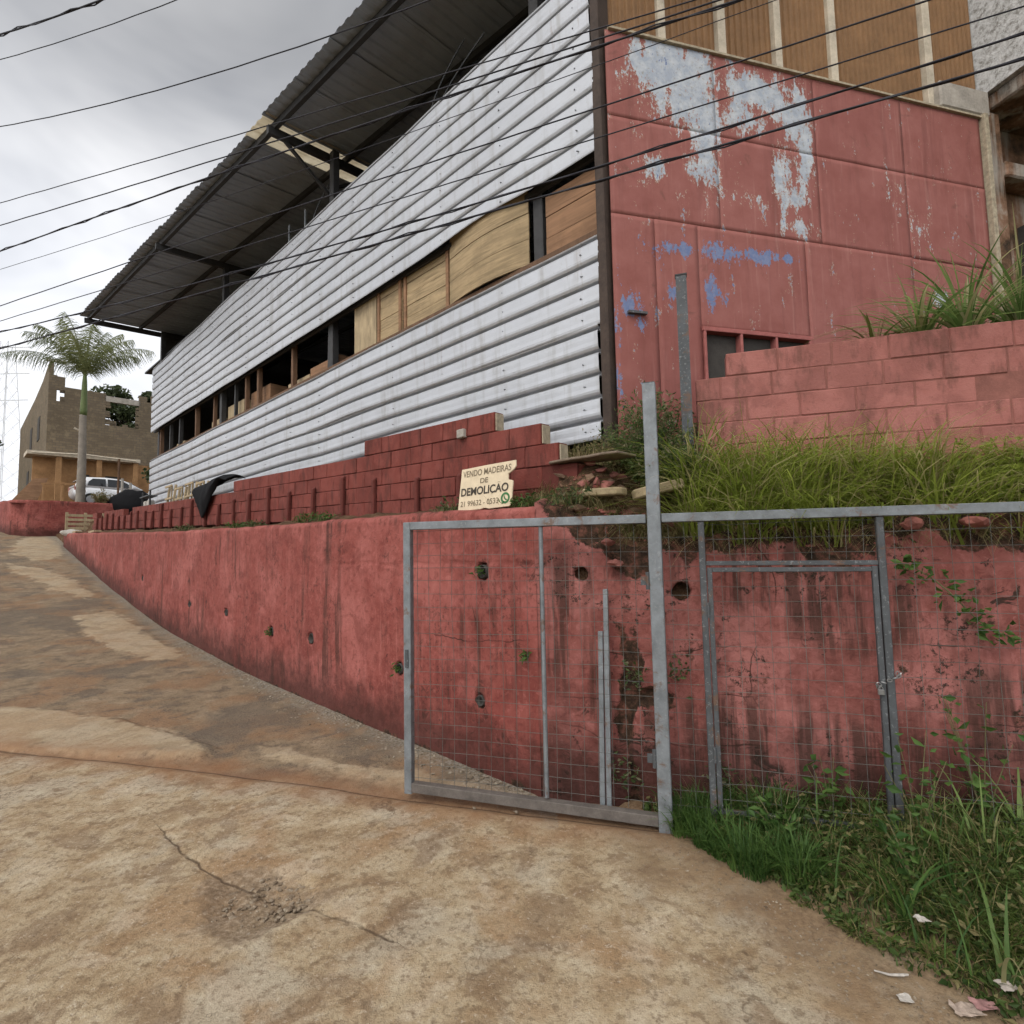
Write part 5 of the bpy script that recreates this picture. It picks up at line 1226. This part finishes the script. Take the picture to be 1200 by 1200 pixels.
def car(origin, fwd):
    f = np.array([*fwd, 0.]); f /= np.linalg.norm(f); r = np.array([f[1], -f[0], 0]); o0 = np.array(origin, float)
    def C(x, y, z): return o0 + f * x + r * y + Z3 * z
    T = thing('parked_car', origin, 'white hatchback car parked behind the palm trunk and low red wall', 'car')
    paint = NT('white_car_paint', .25, .5); paint.b.inputs['Coat Weight'].default_value = .6; M_p = paint.col((.72, .73, .75))
    glass = plain('car_glass', (.012, .014, .016), .08, spec=.8, bump=0); rub = plain('tyre', (.02, .02, .02), .85); alu = plain('rim', (.45, .45, .46), .35, .8)
    L = 3.85
    st = [(0.0, .62, .55, .80), (.08, .74, .35, .95), (.35, .82, .24, 1.0), (.9, .85, .2, .98), (1.8, .86, .2, .94), (2.7, .86, .2, .93), (3.2, .84, .2, .86), (3.6, .76, .24, .74), (3.8, .6, .32, .62), (3.85, .5, .38, .54)]
    m = MB(); V = []
    for x, w, zb_, zt2 in st:
        V += [C(x, -w * .8, zb_), C(x, -w, zb_ + .12), C(x, -w * 1.0, zt2 - .18), C(x, -w * .9, zt2), C(x, w * .9, zt2), C(x, w, zt2 - .18), C(x, w, zb_ + .12), C(x, w * .8, zb_)]
    F = [(i * 8 + j, i * 8 + (j + 1) % 8, (i + 1) * 8 + (j + 1) % 8, (i + 1) * 8 + j) for i in range(len(st) - 1) for j in range(8)] + [tuple(range(8)), tuple(range((len(st) - 1) * 8, len(st) * 8))]
    m.raw(V, F); ob = m.build('body', M_p, T, smooth=True); md = ob.modifiers.new('s', 'SUBSURF'); md.levels = md.render_levels = 1
    gh = [(.06, .70, .95, .98), (.22, .70, .95, 1.30), (.55, .69, .95, 1.44), (1.3, .69, .93, 1.48), (1.9, .69, .93, 1.45), (2.3, .69, .93, 1.32), (2.85, .70, .92, .97), (2.95, .70, .9, .93)]
    m = MB(); V = []
    for x, w, zb_, zt2 in gh:
        q = (zt2 - zb_) / .55; V += [C(x, -w * 1.12, zb_ - .05), C(x, -w * (1.12 - .24 * q), zt2 - .05 * q), C(x, -w * (1.0 - .3 * q), zt2), C(x, w * (1.0 - .3 * q), zt2), C(x, w * (1.12 - .24 * q), zt2 - .05 * q), C(x, w * 1.12, zb_ - .05)]
    F = [(i * 6 + j, i * 6 + (j + 1) % 6, (i + 1) * 6 + (j + 1) % 6, (i + 1) * 6 + j) for i in range(len(gh) - 1) for j in range(6)] + [tuple(range(6)), tuple(range((len(gh) - 1) * 6, len(gh) * 6))]
    m.raw(V, F); m.build('cabin', M_p, T, smooth=True)
    def side(x, z, sy): 
        q = (z - .93) / .55; return C(x, sy * (.70 * (1.12 - .24 * q) + .006), z)
    for sy in (-1, 1):
        for poly in ([(.55, 1.0), (1.32, .98), (1.32, 1.38), (.78, 1.37), (.6, 1.2)], [(1.4, .98), (2.55, .97), (2.25, 1.22), (1.98, 1.36), (1.4, 1.38)]):
            m = MB(); m.prism([side(x, z, sy) for x, z in poly], r * sy * .004); m.build('side_window', glass, T)
        m = MB(); m.box(C(2.5, sy * .9, 1.0), (.08, .09, .06), (f, r, Z3)); m.build('mirror', M_p, T, bevel=.02)
        for x in (.68, 3.12):
            m = MB(); m.tube([C(x, sy * .66, .3), C(x, sy * .872, .3)], .3, 22); tw = m.build('wheel', rub, T)
            m = MB(); m.tube([C(x, sy * .86, .3), C(x, sy * .882, .3)], .19, 16); m.build('rim', alu, tw)
        m = MB(); m.box(C(.09, sy * .66, .86), (.05, .09, .12), (f, r, Z3)); m.build('tail_light', plain('tail_red', (.3, .12, .1), .3, spec=.6), T, bevel=.02)
        m = MB(); m.box(C(3.66, sy * .58, .64), (.12, .11, .06), (f, r, Z3)); m.build('headlight', plain('lamp_glass', (.6, .62, .64), .1, spec=.8), T, bevel=.03)
        m = MB(); m.box(C(1.36, sy * .872, .8), (.06, .008, .012), (f, r, Z3)); m.build('door_handle', M_p, T)
    m = MB(); m.prism([C(2.34, -.55, 1.325), C(2.34, .55, 1.325), C(2.86, .66, .985), C(2.86, -.66, .985)], (f * .5 + Z3) * .008); m.build('windscreen', glass, T)
    m = MB(); m.prism([C(.205, -.5, 1.26), C(.205, .5, 1.26), C(.055, .6, 1.0), C(.055, -.6, 1.0)], -f * .006); m.build('rear_window', glass, T)
car((-22.2, 27.7, YZ + .33), (.66, .75))
m = MB(); me = rock_mesh('tmp', M_black, 3, .06, 4)
p = np.array([-17.9, 26.0, YZ + .1]); m.raw([p + np.array(v.co) * [1.05, .6, .75] + np.array([0, 0, .1 * float(fbm(v.co.x * 3, v.co.y * 3, 2))]) for v in me.vertices], [tuple(f.vertices) for f in me.polygons])
tag(m.build('tarp_covered_heap', M_black, smooth=True), 'dark tarp covered heap in front of the white car', 'tarp')
bush(np.array([-19.0, 25.6, YZ]), .45, .9, 1300, M_dry, 'grey dry shrub between palm trunk and dark heap', .05)

def frond(parent, p, az_, el, L, nm='frond'):
    h = np.array([math.cos(az_), math.sin(az_), 0]); pts = []; k = 15
    for j in range(k):
        q = j / (k - 1); pts.append(np.array(p) + h * L * (q * math.cos(el) + .10 * q * q) + Z3 * L * (q * math.sin(el) - .42 * q ** 2.3 * (.5 + .9 * math.cos(el))))
    V = []; F = []; sd_ = np.cross(h, Z3)
    # rachis as a thin triangular strip
    for j in range(k - 1):
        a, b = pts[j], pts[j + 1]; w = .03 * (1 - j / k) + .006; i0 = len(V); V += [a - sd_ * w, a + sd_ * w, b + sd_ * w * .9, b - sd_ * w * .9]; F.append((i0, i0 + 1, i0 + 2, i0 + 3))
    for j in np.linspace(1.2, k - 1.01, 60):
        i = int(j); a = pts[i] + (pts[i + 1] - pts[i]) * (j - i); tg = pts[i + 1] - pts[i]; tg /= np.linalg.norm(tg); q = j / k
        ll = L * .22 * math.sin(math.pi * min(1, .12 + q * .9)) ** .7 + .06
        for sgn_ in (-1, 1):
            dr = sd_ * sgn_ * rng.uniform(.5, .85) + tg * .5 - Z3 * rng.uniform(.35, 1.0) * (.5 + q); dr /= np.linalg.norm(dr); wv = tg * .011
            mid = a + dr * ll * .55; tip = a + dr * ll - Z3 * ll * .22; i0 = len(V)
            V += [a - wv, a + wv, mid + wv * 1.1, mid - wv * 1.1, tip + wv * .2, tip - wv * .2]; F += [(i0, i0 + 1, i0 + 2, i0 + 3), (i0 + 3, i0 + 2, i0 + 4, i0 + 5)]
    rv = rng.uniform(0, 1); nv = len(V)
    return soup(nm, np.array(V), np.array(F), M_palmleaf, parent, dict(rnd=np.clip(rv + rng.normal(0, .15, nv), 0, 1), rnd2=np.full(nv, rng.uniform(0, .8))))
pb = np.array([-20.0, 25.55, YZ])
PT = thing('palm_tree', pb, 'royal palm with grey trunk and feathery crown behind the low red wall', 'palm tree')
hs = np.linspace(0, 4.35, 40); m = MB(); m.tube([pb + Z3 * h + np.array([.02 * math.sin(h), 0, 0]) for h in hs], [.185 - .013 * h + .014 * (i % 2) for i, h in enumerate(hs)], 14); m.build('trunk', M_trunk, PT, smooth=True)
m = MB(); m.tube([pb + Z3 * h for h in (4.34, 4.6, 5.2, 5.9, 6.3)], [.135, .145, .125, .10, .07], 12); m.build('crownshaft', M_shaft, PT, smooth=True)
for i in range(17):
    frond(PT, pb + Z3 * (6.1 + .02 * i % .2), i * 2.4 + rng.uniform(-.3, .3), math.radians([66, 50, 74, 58, 80, 44, 86][i % 7]), rng.uniform(3.1, 4.0))

def tree(nm, p, h, r, mat, label, cat='tree', nl=5000, size=.16, group=None, th=.45):
    o = thing(nm, p, label, cat, group); p = np.array(p, float); m = MB()
    m.tube([p, p + Z3 * h * th * .5 + rng.normal(0, .08, 3), p + Z3 * h * th], [h * .03, h * .024, h * .017], 9)
    cl = []
    for j in range(13):
        a = rng.uniform(0, 6.28); q = rng.uniform(.15, 1); e = p + Z3 * (h * th + (h * (1 - th)) * rng.uniform(.05, .95)) + np.array([math.cos(a), math.sin(a), 0]) * r * q * .85
        s0_ = p + Z3 * h * th * rng.uniform(.75, 1); m.tube([s0_, (s0_ + e) / 2 + Z3 * .1, e], [h * .012, h * .008, h * .003], 6); cl.append((e, r * rng.uniform(.28, .5)))
    m.build('trunk', M_bark, o); C_ = []
    for e, rr in cl:
        k = nl // 13; v = rng.normal(size=(k, 3)); v /= np.linalg.norm(v, axis=1)[:, None]; C_.append(e + v * rr * (rng.random((k, 1)) ** .4) * [1, 1, .75])
    leaves('crown', np.concatenate(C_), size, mat, o, flat=.7, asp=.5); return o
def ST(s, t, z): return PF(s, t, z)
tree('tree', ST(43.5, 8.6, 6), 7.2, 2.1, M_tree, 'sparse tree seen through the hole of the ruined brick wall', nl=4200, size=.15)
tree('tree', ST(58, -.2, 6), 7, 3.0, M_tree, 'leafy tree behind the left edge of the ruined house', nl=4000, size=.2)
tree('tree', ST(50, -2.2, 5), 4.5, 2.2, M_tree, 'low bushy tree at the left edge below the pylon', nl=3500, size=.18, th=.3)
tree('shrub', ST(34.2, 8.6, YZ), 3.0, 1.4, M_tree, 'dark leafy shrub right of the white car by the cladding end', 'shrub', nl=3500, size=.1, th=.25)
tree('shrub', ST(33.6, 10.2, YZ), 3.4, 1.5, M_bush, 'second dark shrub behind the end of the zinc cladding', 'shrub', nl=3000, size=.1, th=.25)
tree('shrub', ST(29.0, 8.0, 3.2), 2.6, 1.2, M_tree, 'shrub glimpsed through the open strip of the warehouse', 'shrub', nl=1800, size=.1, th=.25)

# ------------------------------------------------------------------ ruined brick house
n = NT('old_brick', .95, .1)
cs = n.dot(D); ct = n.dot(N)
br = n.new('ShaderNodeTexBrick'); n.ln(n.comb(n.math('ADD', cs, ct), n.sep()[2]), br.inputs['Vector']); br.inputs['Scale'].default_value = 1
br.inputs['Brick Width'].default_value = .29; br.inputs['Row Height'].default_value = .14; br.inputs['Mortar Size'].default_value = .012
for nm_, c_ in (('Color1', (.185, .145, .098)), ('Color2', (.14, .11, .078)), ('Mortar', (.125, .105, .082))): br.inputs[nm_].default_value = (*c_, 1)
c = n.mix(n.math('MULTIPLY', n.mr(n.noise(.7, 6, .65), .42, .66), .65), br.outputs['Color'], (.12, .095, .065))
c = n.mix(n.math('MULTIPLY', n.mr(n.noise(2.5, 6, .7), .55, .68), .6), c, (.24, .19, .125))
n.bump(n.math('ADD', n.math('MULTIPLY', br.outputs['Fac'], -.5), n.noise(9, 5)), .6, .03); M_brick = n.col(c)
M_ochre = plain('ochre_plaster', (.33, .185, .085), .9, var=.35, scale=2)
HO = thing('ruined_house', PF(39.2, 7, 4.7), 'roofless unfinished brick house with a broken window hole, beyond the palm', 'house')
H0s, H0t = 39.2, 3.74
def hw(nm, t0, t1, z0, z1, s=H0s, th=.2, mat=M_brick, par=HO): m = MB(); m.box(PF(s + th / 2, (t0 + t1) / 2, (z0 + z1) / 2), (th / 2, (t1 - t0) / 2, (z1 - z0) / 2), (D, N, Z3)); return m.build(nm, mat, par)
# front wall, around the window hole t 6.4..7.95, z 9.85..11.3, and the broken notch near the corner
hw('front_wall', H0t + .2, 14, 5, 9.9); hw('front_wall', 4.45, 6.35, 9.9, 11.75); hw('front_wall', 8.0, 14, 9.9, 11.6)
hw('front_wall', H0t + .2, 4.1, 9.9, 12.35); hw('front_wall', 4.1, 4.45, 9.9, 10.9); hw('front_wall', 4.1, 4.45, 11.55, 12.3)
for i in range(9):
    t0 = 8.0 + i * .62; hw('brick_course', t0, t0 + random.uniform(.3, .6), 11.6, 11.6 + random.choice([.15, .3, .0, .45]) + .02)
for i in range(22):
    e_ = i % 4
    t0, z0_ = [(6.35, random.uniform(9.9, 11.2)), (7.85, random.uniform(9.9, 11.2)), (random.uniform(6.4, 7.8), 9.9), (random.uniform(4.1, 4.4), random.choice([10.9, 11.42]))][e_]
    hw('broken_brick', t0, t0 + random.uniform(.12, .3), z0_, z0_ + random.choice([.14, .14, .28]), s=H0s + .01, th=.17)
hw('lintel', 6.3, 8.05, 11.3, 11.62, mat=M_concrete)
m = MB(); m.prism([PF(39.2, H0t, 5), PF(39.2, H0t, 13.1), PF(42, H0t, 12.6), PF(46, H0t, 12.3), PF(55, H0t, 12.0), PF(55, H0t, 5)], N * .2); m.build('side_wall', M_brick, HO)
hw('parapet_cap', H0t - .15, H0t + .75, 13.1, 13.25, mat=M_concrete)
for (s, z) in ((43, 9.9), (47, 9.9), (43.5, 7.4), (48, 7.2)):
    m = MB(); m.box(PF(s, H0t - .01, z), (.55, .02, .7), (D, N, Z3)); m.build('window', M_dark, HO)
# lower storey: ochre front with porch slab
hw('lower_front', H0t - .6, 12.5, 4.5, 7.55, s=38.3, mat=M_ochre); hw('porch_slab', H0t - .9, 7.8, 7.55, 7.75, s=37.5, th=1.7, mat=M_cream)
for (t0, t1) in ((5.05, 5.55), (6.3, 7.0)):
    d_ = hw('door', t0, t1, 4.6, 6.75, s=38.22, th=.08, mat=M_dark)
for t in (4.15, 5.9, 7.6):
    hw('porch_pillar', t - .12, t + .12, 4.5, 7.55, s=37.6, th=.24, mat=M_ochre)
m = MB(); m.tube([PF(37.45, 5.0, 7.8), PF(37.45, 5.0, 9.0), PF(37.45, 4.7, 9.15)], .06, 8); m.build('vent_pipe', M_cream, HO)
m = MB(); m.tube([PF(37.3, 3.0, 7.6), PF(37.3, 5.2, 7.72), PF(37.3, 7.6, 7.6)], .05, 8); m.build('gutter_pipe', M_cream, HO)
# junk in front of the house at the far left
s, t = 36.5, 2.6
m = MB(); m.prism([PF(s, t - .6, 4.6), PF(s + .1, t + .5, 4.6), PF(s + .6, t + 1.1, 6.3), PF(s + .5, t + .5, 6.2)], D * .05); tag(m.build('leaning_sheet', M_board), 'brown sheet propped at the left of the ruined house', 'metal sheet')
for i, (s, t, lab) in enumerate(((34.8, 3.3, 'ochre wooden frame at the left of the yard'), (34.6, 4.0, 'ochre wooden frame nearest the palm at the left'))):
    o = thing('yard_frame', PF(s, t, YZ), lab, 'frame')
    for dt in (0, .7):
        m = MB(); m.bar(PF(s, t + dt, YZ), PF(s, t + dt, YZ + 1.3), .09, .09, N); m.build('leg', M_ochre, o)
    m = MB(); m.bar(PF(s, t - .1, YZ + 1.3), PF(s, t + .8, YZ + 1.4), .09, .09); m.build('rail', M_ochre, o)
p1 = PF(33.2, 6.0, YZ); m = MB(); m.tube([p1, p1 + Z3 * 2.6], .05, 8); tag(m.build('wooden_pole', M_beam), 'thin brown pole standing right of the palm before the car', 'pole')
for i, dt in enumerate((0, .35)):
    p1 = PF(33.4, 6.2 + dt, YZ); m = MB(); m.tube([p1, p1 + Z3 * (1.65 - .2 * i)], .06, 8); tag(m.build('white_pipe', M_paper), ('taller' if i == 0 else 'shorter') + ' of two white pipes standing behind the car roof', 'pipe')

# ------------------------------------------------------------------ far pylon
PY = thing('lattice_pylon', (-92.5, 100, 8), 'faint lattice power pylon at the left edge of the sky', 'pylon')
M_pyl = plain('hazed_pylon_steel', (.62, .63, .65), .6, .0)  # distance haze put into the colour: steel lightened to fade against the sky
b0 = np.array([-92.8, 100, 8.]); m = MB(); H = 35
def wdt(h): return 2.6 - 1.9 * h / H
lv = np.linspace(0, H, 13)
for sx_, sy_ in ((-1, -1), (1, -1), (1, 1), (-1, 1)):
    m.tube([b0 + np.array([sx_ * wdt(h), sy_ * wdt(h), h]) for h in lv], .055, 4)
m.build('leg_frame', M_pyl, PY); m = MB()
for a, b in zip(lv[:-1], lv[1:]):
    for (x0, y0, x1, y1) in ((-1, -1, 1, -1), (1, -1, 1, 1), (1, 1, -1, 1), (-1, 1, -1, -1)):
        m.tube([b0 + np.array([x0 * wdt(a), y0 * wdt(a), a]), b0 + np.array([x1 * wdt(b), y1 * wdt(b), b])], .028, 3); m.tube([b0 + np.array([x1 * wdt(a), y1 * wdt(a), a]), b0 + np.array([x0 * wdt(b), y0 * wdt(b), b])], .028, 3)
m.build('lattice', M_pyl, PY)
for h in (24, 29, 34):
    m = MB(); m.bar(b0 + np.array([-4.2, 0, h]), b0 + np.array([4.2, 0, h]), .12, .15); m.build('cross_arm', M_pyl, PY)
